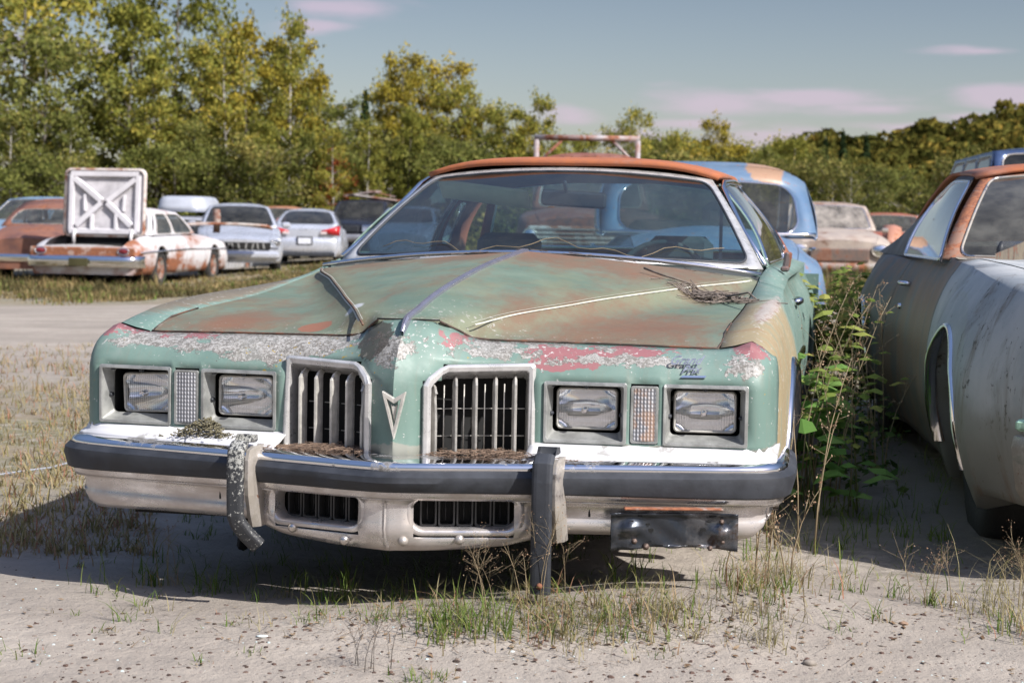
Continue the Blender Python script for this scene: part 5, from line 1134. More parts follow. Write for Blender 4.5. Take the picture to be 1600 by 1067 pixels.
for s in (1, -1):
    MB().tube([(s*.86, 3.70, 1.01), (s*.90, 3.2, 1.02), (s*.905, 2.2, 1.02)], .014, 6).build('side_belt_molding', m_chrome, bc); MB().box((s*.925, 3.02, .92), (.05, .16, .03), bev=.01).build('door_handle', m_chrome, bc)
    disc(bc, 'tail_light', (s*.66, 4.90, .60), .05, m_red, 1, 1, bez=m_chrome)
cbumper(bc, 4.9, .42, .16, .88, m_chromed, .1, 1, .3, 'rear_bumper')
# --- beige sedan facing the camera
loc, rz = place(1311, 30, 5.0, 4, False, -.05)
mbe = worn('beige_paint', (.42, .35, .29), (.26, .15, .10), .30, 2.2, .5, 0, (1, 1, 1), (.16, .10, .07), (.36, .30, .26), .6, .7)
c = gen_car('sedan', 'beige old sedan facing the camera between the blue coupe and grey fastback', loc, rz, 5.0, .93, [(0, .80), (.15, .88), (1.0, .98), (1.7, 1.0), (3.9, 1.0), (5.0, .85)], [(0, .88), (.4, 1), (4.5, .98), (5.0, .85)], (.95, 3.9), (1.65, 2.15, 3.3, 4.0, 1.50, .82, .68), mbe, gl=glass('dirty_beige_glass', (.40, .42, .42), .55, 1, (.42, .38, .34)), doors=(1.6, 2.6, 3.5), crown=.05, sh=.07, trim=m_chrome)
for s in (1, -1): disc(c, 'headlight', (s*.68, -.06, .68), .10, m_refl, -1, 1.5, bez=m_chromed); sq(c, 'door_mirror', (s*.98, 1.8, 1.02), (.12, .06, .08), m_chromed)
sq(c, 'grille', (0, -.05, .60), (.98, .05, .22), worn('rusty_grille', (.12, .10, .09), (.22, .12, .08), .5, 6)); cbumper(c, 0, .40, .15, .95, worn('rusty_bumper', (.30, .27, .25), RB, .5, 5), .1, -1, .3)
# --- salmon rusty car with empty wheel opening, and red one behind
loc, rz = place(1382, 34.5, 4.6, 12, False, -.1)
msa = worn('salmon_rust_paint', (.42, .19, .13), (.40, .17, .09), .5, 2, .6)
fz = thing('front_fender', 'salmon pink rusty fender with an empty wheel opening beside the beige sedan', 'fender', loc, rz)
R = []
for i in range(29):
    y = lerp(0, 1.6, i/28); z1 = stab([(0, .85), (.3, 1.10), (.8, 1.18), (1.6, 1.12)], y); zb = .36+math.sqrt(max(0, .36**2-(y-.75)**2)) if abs(y-.75) < .36 else .30
    zb = min(zb, z1-.10); xo = stab([(0, .20), (.3, .32), (1.6, .34)], y); R.append([Vector((0-.05, y, z1-.01)), Vector((xo*.5, y, z1)), Vector((xo*.9, y, z1-.05)), Vector((xo, y, lerp(z1, zb, .45))), Vector((xo*.98, y, lerp(z1, zb, .8))), Vector((xo*.9, y, zb))])
MB().grid(R, flip=True).build('fender_skin', msa, fz, solid=.01)
MB().grid([[Vector((x, .0+.02*math.cos(x*8), z)) for z in (.35, .6, .84)] for x in (-.1, 0, .1, .2)]).build('fender_nose', msa, fz); MB().grid([[Vector((.05, y, z)) for z in (.2, 1.05)] for y in (0, 1.6)]).build('inner_fender', m_dark, fz)
for px, d, lab, pt_, w_, zz in ((1407, 42, 'orange red old sedan in the distance left of the grey fastback', worn('orange_red_rust', (.34, .085, .045), (.30, .10, .05), .4, 2, .5), .92, -.1), (1452, 50, 'small white and blue car far behind the orange red sedan', plain('white_blue_paint', (.55, .58, .62), .35), .85, -.1)):
    loc, rz = place(px, d, 4.8, 5, False, zz)
    c = gen_car('sedan', lab, loc, rz, 4.8, w_, [(0, .80), (.15, .88), (1.0, .95), (1.7, 1.0), (3.9, 1.0), (4.8, .85)], [(0, .88), (.4, 1), (4.4, .98), (4.8, .85)], (.95, 3.8), (1.55, 2.1, 3.2, 3.9, 1.48, .82, .66), pt_, doors=(1.6, 2.6, 3.5), crown=.04, sh=.06)
    for s in (1, -1): disc(c, 'headlight', (s*.68, -.05, .66), .09, m_refl, -1, 1.2, bez=m_chromed)
    cbumper(c, 0, .42, .15, .9, m_chromed, .1, -1, .3)
# --- dark blue van behind the grey fastback
loc, rz = place(1740, 15.8, 4.8, 6, False, -.05)
mdb = plain('dark_blue_paint', (.055, .085, .17), .25, .3, .2, 3)
c = gen_car('minivan', 'dark blue van rising behind the grey fastback roof', loc, rz, 4.8, .95, [(0, .95), (.8, 1.12), (4.7, 1.14), (4.8, 1.0)], [(0, .9), (.4, 1), (4.8, .97)], (.9, 3.8), (.9, 1.6, 4.4, 4.7, 1.88, .90, .80), mdb, gl=m_dglass, doors=(1.1, 2.3, 3.4), pillars=((.04, .32), (.36, .64), (.68, .95)), bot=.28)
# ============================================================ TREES
def leaf_mat(name, cols, trans=.35, patch=0):
    t = NT(name); t.n.remove(t.b); g = t.new('ShaderNodeNewGeometry'); oi = t.new('ShaderNodeObjectInfo')
    r = t.new('ShaderNodeValToRGB'); r.color_ramp.interpolation = 'LINEAR'; e = r.color_ramp.elements
    while len(e) < len(cols): e.new(.5)
    for i, (p, c) in enumerate(cols): e[i].position = p; e[i].color = (*c, 1)
    t.link(t.math('ADD', t.math('MULTIPLY', g.outputs['Random Per Island'], .72), t.math('MULTIPLY', oi.outputs['Random'], .28)), r.inputs[0])
    if patch:
        pn = t.new('ShaderNodeTexNoise'); pn.inputs['Scale'].default_value = patch; pn.inputs['Detail'].default_value = 4; t.link(g.outputs['Position'], pn.inputs['Vector'])
        src = t.mix(1.0, r.outputs[0], t.mix(t.ramp(pn.outputs['Fac'], .36, .64), (.42, .46, .42), (1.35, 1.25, 1.1)), 'MULTIPLY')
    else: src = r.outputs[0]
    d = t.new('ShaderNodeBsdfDiffuse'); tr = t.new('ShaderNodeBsdfTranslucent'); m = t.new('ShaderNodeMixShader'); m.inputs[0].default_value = trans
    t.link(src, d.inputs[0]); t.link(src, tr.inputs[0]); t.link(d.outputs[0], m.inputs[1]); t.link(tr.outputs[0], m.inputs[2]); t.link(m.outputs[0], t.out.inputs[0]); return t.mat
L_olive = leaf_mat('olive_leaves', [(0, (0.099, 0.116, 0.026)), (.35, (0.188, 0.198, 0.043)), (.7, (0.296, 0.273, 0.059)), (1, (0.484, 0.372, 0.076))])
L_green = leaf_mat('green_leaves', [(0, (0.077, 0.094, 0.029)), (.4, (0.147, 0.165, 0.043)), (.8, (0.237, 0.236, 0.070)), (1, (0.384, 0.319, 0.096))])
L_gold = leaf_mat('golden_leaves', [(0, (.17, .155, .03)), (.4, (.29, .245, .042)), (.75, (.40, .31, .05)), (1, (.46, .32, .055))])
L_dark = leaf_mat('spruce_needles', [(0, (0.022, 0.040, 0.017)), (.6, (0.046, 0.073, 0.030)), (1, (0.090, 0.116, 0.043))], .15)
L_red = leaf_mat('red_leaves', [(0, (0.128, 0.071, 0.024)), (.4, (0.333, 0.071, 0.030)), (.8, (0.384, 0.106, 0.048)), (1, (0.358, 0.236, 0.072))])
L_bush = leaf_mat('bush_leaves', [(0, (0.077, 0.100, 0.030)), (.5, (0.179, 0.183, 0.060)), (.85, (0.307, 0.271, 0.102)), (1, (0.461, 0.307, 0.084))], .35, .5)
L_far = leaf_mat('far_leaves', [(0, (.050, .060, .018)), (.5, (.115, .115, .030)), (.85, (.19, .16, .04)), (1, (.28, .18, .045))], .25, .09)
m_bark = plain('grey_bark', (.16, .14, .12), .9, 0, .4, 9); m_birch = plain('pale_birch_bark', (.46, .43, .40), .8, 0, .45, 14)
def leafq(v, f, p, s, rnd, up=.25):
    n = Vector((rnd.gauss(0, 1), rnd.gauss(0, 1), rnd.gauss(0, 1)+up)).normalized(); a = n.orthogonal().normalized(); a.rotate(Matrix.Rotation(rnd.uniform(0, 6.3), 3, n)); b = n.cross(a)
    k = s*rnd.uniform(.6, 1.25); o = len(v); v += [p-a*k, p-b*k*.55+a*k*.1, p+a*k, p+b*k*.55+a*k*.1]; f.append((o, o+1, o+2, o+3))
def mesh_of(name, v, f, mat):
    me = bpy.data.meshes.new(name); me.from_pydata([tuple(p) for p in v], [], f); me.materials.append(mat); me.update(); return me
def make_tree(seed, H, R, n_leaf, ls, prof, lmat, bmat, low=.12, limbs=22, birch=False, clump=.34, rt=.10, gaps=.5):
    rnd = random.Random(seed); tr = MB(); pts = []; lean = rnd.uniform(-.05, .05)
    for i in range(8): t = i/7; pts.append(Vector((lean*H*t+.10*math.sin(t*5+seed), .1*math.cos(t*4+seed)-.1, H*.96*t)))
    tr.tube(pts, [rt*(1-.85*i/7) for i in range(8)], 7); tips = []
    for i in range(limbs):
        t = low+(1-low)*(i+rnd.random())/limbs*.97; k = min(6, int(t*7)); b = pts[k].lerp(pts[k+1], t*7-k); a = i*2.4+rnd.uniform(-.5, .5); L = R*prof(t)*rnd.uniform(.65, 1.15)
        e = b+Vector((math.cos(a)*L, math.sin(a)*L, L*rnd.uniform(.15, .75))); mdl = b.lerp(e, .5)+Vector((0, 0, L*.08))
        tr.tube([b, mdl, e], [rt*(1-t*.8)*.45, rt*.2*(1-t*.6), rt*.06], 5); tips.append((b, mdl, e, L))
        for _ in range(3):
            q = b.lerp(e, rnd.uniform(.35, .8)); a2 = a+rnd.uniform(-1.1, 1.1); e2 = q+Vector((math.cos(a2), math.sin(a2), rnd.uniform(0, .8)))*L*rnd.uniform(.3, .55)
            tr.tube([q, e2], [rt*.13, rt*.04], 4); tips.append((q, q.lerp(e2, .5), e2, L*.5))
    top = pts[-1]
    for _ in range(4): e = top+Vector((rnd.gauss(0, .16*R), rnd.gauss(0, .16*R), rnd.uniform(.0, .07*H))); tips.append((pts[-2], pts[-2].lerp(e, .5), e, R*.3))
    cl = []
    for b, m_, e, L in tips:
        for _ in range(3 if L > R*.3 else 2):
            s_ = rnd.uniform(.45, 1.05); q = b.lerp(m_, s_*2) if s_ < .5 else m_.lerp(e, (s_-.5)*2); cl.append((q, clump*rnd.uniform(.6, 1.3)))
    v, f = [], []
    for i in range(n_leaf):
        q, r = cl[int(rnd.random()*len(cl))]; d = Vector((rnd.gauss(0, 1), rnd.gauss(0, 1), rnd.gauss(0, .75))); leafq(v, f, q+d*r*.55, ls, rnd)
    return tr, v, f
def make_spruce(seed, H, R, n, ls):
    rnd = random.Random(seed); tr = MB(); tr.tube([(0, 0, 0), (0, 0, H)], [.12, .01], 6); v, f = [], []
    for i in range(n):
        t = rnd.random()**.8; lay = math.floor(t*16)/16; z = H*(.06+.94*lay)+rnd.gauss(0, H*.012); r = R*(1-lay)*rnd.uniform(.25, 1)**.6*(.85+.25*math.sin(lay*50)); a = rnd.uniform(0, 6.3)
        r *= .8+.3*math.sin(a*5+lay*20); leafq(v, f, Vector((math.cos(a)*r, math.sin(a)*r, z-r*.28)), ls, rnd, .6)
    return tr, v, f
TP = {}
def proto(key, data, lm, bm): tr, v, f = data; a = mesh_of('crown', v, f, lm); TP[key] = (tr, a, bm)
round_ = lambda t: .35+1.0*math.sin(math.pi*min(1, t*.85+.12))**.8
spire = lambda t: .25+.95*(1-t)**.55*min(1, t*4+.3)
PM = {}
def add_proto(key, kind, seed, H, R, n, ls, lm, bm, prof=None, **k):
    d = make_spruce(seed, H, R, n, ls) if kind == 's' else make_tree(seed, H, R, n, ls, prof, lm, bm, **k)
    tr, v, f = d; o = tr.build('trunk', bm); me = o.data; bpy.data.objects.remove(o); PM[key] = (me, mesh_of('crown', v, f, lm), H)
add_proto('olive_a', 't', 1, 8, 2.3, 5000, .115, L_olive, m_bark, round_, clump=.50)
add_proto('olive_b', 't', 2, 8, 2.0, 8000, .100, L_olive, m_bark, spire, clump=.42)
add_proto('green_a', 't', 3, 8, 2.4, 5000, .115, L_green, m_bark, round_, clump=.50)
add_proto('green_b', 't', 4, 8, 2.0, 7500, .095, L_green, m_birch, spire, clump=.42)
add_proto('gold_a', 't', 5, 8, 2.0, 7000, .100, L_gold, m_bark, spire, clump=.42)
add_proto('birch_a', 't', 6, 8, 1.8, 6000, .090, L_olive, m_birch, spire, clump=.38, rt=.075)
add_proto('bush_a', 't', 7, 4, 1.8, 5500, .085, L_bush, m_birch, round_, low=.03, clump=.40, rt=.05)
add_proto('bush_b', 't', 8, 4, 1.6, 5500, .085, L_green, m_bark, round_, low=.03, clump=.40, rt=.05)
add_proto('red_a', 't', 9, 4, 1.0, 1600, .08, L_red, m_bark, spire, low=.05, clump=.26, rt=.04)
add_proto('spruce_a', 's', 10, 8, 1.7, 6500, .13, L_dark, m_bark)
LOOK = {'olive_a': ('poplar_tree', 'broad olive-yellow poplar'), 'olive_b': ('poplar_tree', 'tall narrow olive poplar'), 'green_a': ('maple_tree', 'broad leafy green maple'), 'green_b': ('aspen_tree', 'slender green aspen'), 'gold_a': ('poplar_tree', 'golden autumn poplar'), 'birch_a': ('birch_tree', 'thin pale-trunked birch'), 'bush_a': ('willow_bush', 'pale olive willow bush'), 'bush_b': ('leafy_bush', 'rounded green bush'), 'red_a': ('sumac_shrub', 'red autumn-leaved shrub'), 'spruce_a': ('spruce_tree', 'dark pointed spruce')}
LM = [(40, 'the rusty brown sedan'), (110, 'the trunk lid left edge'), (175, 'the raised trunk lid'), (240, 'the trunk lid right edge'), (300, 'the grey roof box'), (360, 'the damaged silver sedan'), (415, 'the orange rusted old car'), (475, 'the silver coupe'), (540, 'the black suv'), (600, 'the light blue grey sedan'), (680, 'the green coupe left pillar'), (760, 'the green coupe roof left half'), (840, 'the steel rack left post'), (915, 'the steel rack middle'), (1000, 'the steel rack right post'), (1080, 'the blue coupe roof left end'), (1160, 'the blue coupe roof middle'), (1250, 'the blue coupe roof right end'), (1330, 'the beige sedan'), (1410, 'the orange red sedan'), (1480, 'the grey fastback roof edge'), (1570, 'the dark blue van')]
used = set()
def tree(key, px, d, ytop, squash=1.0, tone=None):
    d0 = d; d = d+15 if px < 700 else (d+8 if px < 780 else d)
    me_t, me_c, H0 = PM[key]; p = at(px, 400, d); top = at(px, ytop, d).z; zb = hill_z(p.x, d) if d > 70 and px > 1000 else gz(p.x, d)-.1; H = max(1.0, top-zb)
    nm, look = LOOK[key]; lmk = min(LM, key=lambda q: abs(q[0]-px))[1]; row = 'front row' if d0 < 49 else ('second row' if d0 < 68 else 'rear row')
    lab = f'{look}, {row} behind {lmk}'
    if lab in used: lab = f'{"tall" if ytop < 180 else "low"} {look}, {row}, behind {lmk}'
    if lab in used: lab = f'{look}, {row}, {"high" if ytop < 120 else "hidden"} behind {lmk}'
    used.add(lab); r = thing(nm, lab, nm.split('_')[1], (p.x, d, zb), random.Random(px*7+d).uniform(0, 6.28), 'trees of the treeline behind the cars')
    s_ = H/H0; w = s_*squash; r.scale = (w, w, s_)
    for n_, me, in (('trunk', me_t), ('crown', me_c)):
        o = bpy.data.objects.new(n_, me); C.objects.link(o); o.parent = r
# (kind, px, distance, top y in the photograph, width factor)
for a in [('green_a', -90, 47, -60, 1), ('olive_a', -200, 50, -60, 1), ('green_a', -300, 54, -30, 1), ('bush_a', -160, 42, 240, 1.2), ('bush_b', -250, 43, 240, 1.2), ('olive_b', -380, 52, 0, 1), ('olive_a', 20, 50, -90, .9), ('green_a', 75, 45, 60, .85), ('green_b', 110, 44, 175, .9), ('olive_b', 205, 46, 10, .9), ('olive_a', 262, 52, -60, .72), ('olive_b', 238, 44, 120, .9), ('green_b', 15, 43, 170, .9), ('olive_a', -10, 56, -50, 1),
          ('olive_b', 318, 48, 75, .9), ('birch_a', 350, 46, 60, .85), ('gold_a', 383, 52, 40, .8), ('birch_a', 445, 47, 28, .62), ('gold_a', 452, 52, 60, .75), ('gold_a', 490, 53, 120, .8), ('olive_a', 415, 56, 105, .75), ('green_b', 300, 44, 190, .8), ('green_a', 330, 55, 120, .8), ('olive_b', 408, 44, 190, .8), ('spruce_a', 568, 62, 135, .8), ('green_b', 530, 50, 160, .9), ('birch_a', 522, 45, 205, .85), ('olive_b', 600, 56, 130, .8), ('birch_a', 575, 45, 190, .8), ('gold_a', 622, 54, 85, .7), ('gold_a', 690, 57, 98, .85), ('olive_a', 655, 56, 120, .6), ('olive_b', 640, 47, 175, .75), ('olive_a', 720, 62, 140, .7), ('gold_a', 742, 62, 165, .7), ('green_b', 690, 48, 215, .9),
          ('olive_b', 790, 66, 170, .9), ('birch_a', 832, 66, 152, .8), ('gold_a', 812, 70, 195, .9), ('green_b', 760, 60, 205, .9), ('olive_a', 872, 85, 222, .9), ('olive_b', 912, 88, 215, .9), ('olive_a', 985, 88, 182, .7), ('green_a', 955, 92, 208, .8), ('gold_a', 940, 80, 240, 1), ('green_a', 1035, 95, 212, .9), ('olive_a', 1065, 92, 218, .8), ('gold_a', 1118, 84, 188, .62), ('gold_a', 1135, 80, 228, .9), ('gold_a', 1088, 82, 232, .9), ('green_a', 1090, 96, 222, .9), ('olive_a', 1168, 92, 232, .9), ('olive_b', 1232, 66, 218, .9), ('green_b', 1200, 78, 235, 1), ('green_b', 1262, 70, 236, .9), ('olive_a', 1215, 92, 226, .8),
          ('spruce_a', 1235, 112, 208, .8), ('spruce_a', 1285, 108, 212, .9), ('spruce_a', 1312, 116, 200, .8), ('spruce_a', 1348, 112, 206, .9),
          ('bush_a', 1330, 52, 262, .8), ('bush_b', 1382, 54, 268, .75), ('bush_a', 1300, 58, 272, .8), ('bush_b', 1418, 56, 300, .9), ('bush_a', 1452, 48, 300, 1.0), ('bush_a', 1492, 36, 262, .55), ('bush_a', 1535, 38, 250, .6), ('bush_b', 1560, 46, 262, .9), ('bush_a', 1478, 55, 290, 1.1),
          ('bush_b', 40, 41, 262, 1.1), ('bush_a', 95, 42, 255, 1.0), ('bush_b', 265, 43, 235, 1.0), ('bush_b', 345, 43, 250, 1), ('bush_a', 385, 43, 230, .9), ('bush_b', 450, 48, 215, 1), ('bush_a', 500, 50, 225, 1), ('bush_b', 560, 50, 240, 1), ('bush_a', 605, 50, 230, 1), ('bush_a', 655, 52, 225, 1), ('bush_b', 705, 54, 235, 1), ('bush_a', 755, 58, 250, 1), ('bush_b', 800, 62, 255, 1), ('bush_a', 850, 66, 262, 1), ('bush_b', 905, 70, 262, 1.1), ('bush_a', 1010, 72, 262, 1.1), ('bush_b', 960, 72, 258, 1.2), ('bush_a', 1060, 74, 258, 1.1), ('bush_a', 1180, 60, 262, .9), ('bush_a', 1240, 56, 262, .8), ('bush_a', 1120, 76, 255, 1.2),
          ('red_a', 530, 47.5, 240, .8), ('red_a', 498, 49.5, 215, .4)]: tree(*a)
# low undergrowth closing the foot of the treeline, and the far wooded rise (each reads as one mass)
rnd = random.Random(77); v, f = [], []
for i in range(26000):
    px = rnd.uniform(-140, 1640); d = rnd.uniform(58, 72) if px < 760 else rnd.uniform(60, 84); p = at(px, 400, d); h = max(.25, (1.0+1.5*noise.noise(Vector((px*.035, d*.25, 0))))*1.3); leafq(v, f, Vector((p.x, d, gz(p.x, d)+rnd.random()**1.3*h)), .14 if px < 760 else .15, rnd)
o = bpy.data.objects.new('undergrowth', mesh_of('undergrowth', v, f, L_bush)); C.objects.link(o); tag(o, 'low tangled undergrowth at the foot of the treeline', 'undergrowth', kind='stuff')
v, f = [], []; top_ = [(980, 236), (1040, 214), (1100, 220), (1180, 236), (1250, 216), (1300, 202), (1330, 208), (1385, 196), (1430, 188), (1450, 180), (1480, 186), (1500, 176), (1545, 160), (1600, 150), (1700, 140), (1800, 135)]
for i in range(400):
    px = rnd.uniform(990, 1960); r_ = rnd.random(); d = lerp(96, 235, r_); yt = tab(top_, px)+rnd.uniform(-4, 10); base = tab([(990, 262), (1250, 262), (1800, 262)], px); yt = lerp(base-6, yt, r_**.8 if px > 1230 else max(.55, r_))
    c_ = at(px, yt, d); H = rnd.uniform(7, 11); R_ = H*.34; z0 = c_.z-H
    for k in range(430):
        th = rnd.random(); rr_ = R_*(math.sin(math.pi*min(1, .12+.86*th))**.6)*rnd.uniform(.55, 1.0)*(1+.22*math.sin(th*17+i)); a = rnd.uniform(0, 6.283); leafq(v, f, Vector((c_.x+rr_*math.cos(a), d+rr_*math.sin(a), z0+H*th)), lerp(.28, .55, r_), rnd, .4)
o = bpy.data.objects.new('far_forest', mesh_of('far_forest', v, f, L_far)); C.objects.link(o); tag(o, 'dark green wooded rise in the distance on the right', 'forest', kind='stuff')
# ============================================================ GRASS, WEEDS, LITTER
def blade_mat(name, cols): return leaf_mat(name, cols, .3)
G_green = blade_mat('green_grass_blades', [(0, (.07, .12, .025)), (.5, (.13, .19, .045)), (.85, (.24, .26, .08)), (1, (.36, .20, .12))])
G_straw = blade_mat('straw_grass_blades', [(0, (.17, .16, .07)), (.5, (.32, .28, .15)), (.85, (.44, .38, .24)), (1, (.28, .13, .10))])
G_hay = leaf_mat('dry_brown_grass', [(0, (.10, .09, .04)), (.5, (.21, .165, .085)), (.85, (.30, .25, .14)), (1, (.22, .11, .07))], .3, .6)
G_red = blade_mat('reddish_grass_blades', [(0, (.16, .18, .06)), (.4, (.26, .22, .10)), (.72, (.38, .31, .18)), (.9, (.34, .16, .11)), (1, (.42, .34, .20))])
def tuft(v, f, c, n, h, spread, rnd, w=.0015, lean=1.0):
    if w < .003: n = max(2, int(n*rnd.uniform(.25, 1.4))); h = h*rnd.uniform(.5, 1.5); spread *= rnd.uniform(.5, 1.4)
    for _ in range(n):
        a = rnd.uniform(0, 6.283); b = c+Vector((rnd.gauss(0, spread*.25), rnd.gauss(0, spread*.25), -.01)); L = h*rnd.uniform(.35, 1.1); k = lean*rnd.uniform(.2, 1.3); d = Vector((math.cos(a), math.sin(a), 0)); sd = Vector((-d.y, d.x, 0))*w*rnd.uniform(.7, 1.4)
        P = []
        for t in (0, .35, .7, 1.0): P.append(b+d*(L*k*t*t*.8)+Vector((0, 0, L*t*(1-.35*k*t))))
        o = len(v)
        for t, p in zip((0, .35, .7), P): v += [p-sd*(1-t*.6), p+sd*(1-t*.6)]
        v.append(P[3]); f += [(o, o+1, o+3, o+2), (o+2, o+3, o+5, o+4), (o+4, o+5, o+6)]
def stuff_obj(name, v, f, mat, lab, cat):
    o = bpy.data.objects.new(name, mesh_of(name, v, f, mat)); C.objects.link(o); return tag(o, lab, cat, kind='stuff')
rnd = random.Random(5)
# short grass mats near the camera (positions read off the photo)
v, f = [], []; v2, f2 = [], []; v3, f3 = [], []
for px, py, n, h, s in [(330, 925, 26, .10, .10), (240, 915, 16, .10, .08), (520, 940, 30, .07, .10), (620, 935, 26, .09, .12), (690, 985, 40, .08, .14), (760, 975, 50, .09, .16), (700, 1000, 30, .07, .12), (660, 1060, 30, .05, .08), (20, 1025, 24, .04, .08), (390, 1020, 14, .03, .06), (600, 965, 20, .08, .1), (840, 985, 36, .09, .16), (905, 975, 40, .10, .18), (960, 985, 36, .09, .18), (1010, 965, 30, .10, .16), (1150, 920, 40, .12, .16), (1220, 920, 34, .14, .14), (1460, 945, 20, .10, .08), (1590, 990, 40, .10, .14), (120, 885, 14, .06, .08), (480, 965, 18, .05, .08), (310, 1035, 8, .04, .04), (160, 985, 8, .03, .05), (1020, 1020, 16, .06, .1), (1400, 935, 10, .08, .1)]:
    p = gpt(px, py); tuft(v, f, p, int(n*1.6), h*1.05, s*1.25, rnd); tuft(v3, f3, p+Vector((.03, 0, 0)), n, h*.85, s*1.5, rnd)
for px, py, n, h, s in [(880, 960, 40, .16, .30), (960, 955, 50, .17, .30), (1030, 950, 40, .18, .24), (800, 965, 34, .15, .26), (1180, 905, 60, .18, .22), (1230, 900, 50, .22, .16), (1200, 960, 30, .10, .2), (1190, 1005, 30, .12, .12), (1240, 860, 40, .24, .14), (1570, 960, 90, .20, .22), (1600, 930, 60, .24, .2), (730, 990, 24, .12, .2), (580, 950, 12, .10, .2), (1340, 900, 10, .12, .3), (1000, 1000, 34, .08, .2), (900, 1000, 30, .08, .25), (1240, 780, 30, .25, .1), (215, 1000, 10, .05, .08), (430, 935, 14, .13, .12)]:
    p = gpt(px, py); tuft(v2, f2, p, int(n*2.2), h*.72, s*1.25, rnd, .0011, 1.2)
for i in range(230):                                    # ragged fringe along the edge of the shadow
    px = rnd.gauss(880, 190) if rnd.random() < .7 else rnd.uniform(60, 1250); p = gpt(px, rnd.gauss(965, 22)); q_ = rnd.random(); tuft(*((v, f) if q_ < .4 else ((v2, f2) if q_ < .7 else (v3, f3))), p, rnd.randint(5, 16), rnd.uniform(.03, .10), .07, rnd, .0013, 1.2)
for i in range(420):                                    # sparse shoots in the shade under and between the cars
    p = gpt(rnd.uniform(120, 1500), rnd.uniform(790, 935)); tuft(v, f, p, rnd.randint(2, 7), rnd.uniform(.04, .12), .05, rnd, .0015)
for i in range(200): p = gpt(rnd.uniform(1240, 1480), 560+rnd.random()**.8*300); tuft(v, f, p, rnd.randint(3, 8), rnd.uniform(.05, .16), .10, rnd, .002)
stuff_obj('green_grass', v, f, G_green, 'short green grass shoots growing in the sand round the green coupe', 'grass'); stuff_obj('straw_grass', v2, f2, G_straw, 'pale straw-coloured grass along the shadow edge in the foreground', 'grass')
for i in range(1700):
    px, py = rnd.uniform(-20, 230), 540+rnd.random()*330; p = gpt(px, py)
    if rnd.random() < .75 or p.y > 9.5: tuft(v3, f3, p, rnd.randint(3, 10), rnd.uniform(.04, .11), .12, rnd, .0026, 1.1)
stuff_obj('reddish_grass', v3, f3, G_red, 'dry reddish grass and creeping weeds on the sand at the left', 'grass')
v, f = [], []; v2, f2 = [], []
for i in range(5200):                                   # dry strip in front of the far cars
    px = rnd.uniform(-30, 640); py = tab([(0, 452), (230, 468), (500, 425), (640, 412)], px)+rnd.gauss(-3, 9); py = min(py, tab([(0, 482), (300, 462), (500, 435), (640, 425)], px)+rnd.uniform(-6, 2)); p = gpt(px, max(py, 398))
    tgt = (v, f) if rnd.random() < .86 else (v2, f2); tuft(*tgt, p, rnd.randint(4, 8), rnd.uniform(.04, .26 if px < 250 else .15)*(.5+1.3*max(0, noise.noise(Vector((p.x*.9, p.y*.9, 2)))+.25)), .20, rnd, .008, .8)
for i in range(1500): px = rnd.uniform(1230, 1480); p = at(px, 400, rnd.uniform(13, 40)); p.z = gz(p.x, p.y); tuft(*((v, f) if rnd.random() < .6 else (v2, f2)), p, 5, rnd.uniform(.2, .6), .25, rnd, .009, .5)
stuff_obj('dry_tall_grass', v, f, G_hay, 'tall dry grass strip along the row of far cars', 'grass'); stuff_obj('green_tall_grass', v2, f2, G_green, 'greener grass stalks mixed into the strip before the far cars', 'grass')
# pebbles, glass crumbs and flakes
def pebbles(n, cols, name, lab, smin, smax, seed):
    rnd = random.Random(seed); v, f = [], []
    for i in range(n):
        px, py = rnd.uniform(-20, 1620), 880+190*rnd.random()**.7
        if py < 960 and 60 < px < 1090 and rnd.random() < .8: continue
        p = gpt(px, py); s = smin+(smax-smin)*rnd.random()**4; a = rnd.uniform(0, 6.28); o = len(v); m = 5; hh = s*rnd.uniform(.15, .5)
        for k in range(m): r = s*rnd.uniform(.4, 1.3); v.append(p+Vector((math.cos(a+k*6.283/m)*r, math.sin(a+k*6.283/m)*r*.8, -.001)))
        for k in range(m): r = s*rnd.uniform(.4, .7); v.append(p+Vector((math.cos(a+k*6.283/m)*r, math.sin(a+k*6.283/m)*r*.8, hh)))
        f += [(o+k, o+(k+1) % m, o+m+(k+1) % m, o+m+k) for k in range(m)]+[tuple(o+m+k for k in range(m))]
    stuff_obj(name, v, f, leaf_mat(name+'_colours', cols, 0), lab, 'gravel')
pebbles(2600, [(0, (.05, .04, .035)), (.5, (.13, .085, .07)), (.8, (.22, .19, .16)), (1, (.33, .29, .25))], 'pebbles', 'small dark brown stones scattered over the foreground sand', .0012, .010, 1)
pebbles(330, [(0, (.35, .45, .45)), (.6, (.50, .60, .60)), (1, (.70, .74, .74))], 'glass_crumbs', 'pale blue-green crumbs of broken glass and paint on the sand', .0015, .006, 2)
rl = random.Random(9); v, f = [], []
for i in range(520):
    px = rl.gauss(900, 260) if rl.random() < .6 else rl.uniform(-20, 1620); p = gpt(px, rl.gauss(970, 26) if rl.random() < .7 else rl.uniform(880, 1066)); s_ = rl.uniform(.004, .013); a = rl.uniform(0, 6.28); d1 = Vector((math.cos(a), math.sin(a), rl.uniform(-.1, .3))); d2 = Vector((-math.sin(a), math.cos(a), rl.uniform(-.3, .3))); o = len(v); p = p+Vector((0, 0, .004))
    v += [p-d1*s_, p-d2*s_*.45, p+d1*s_, p+d2*s_*.45]; f.append((o, o+1, o+2, o+3))
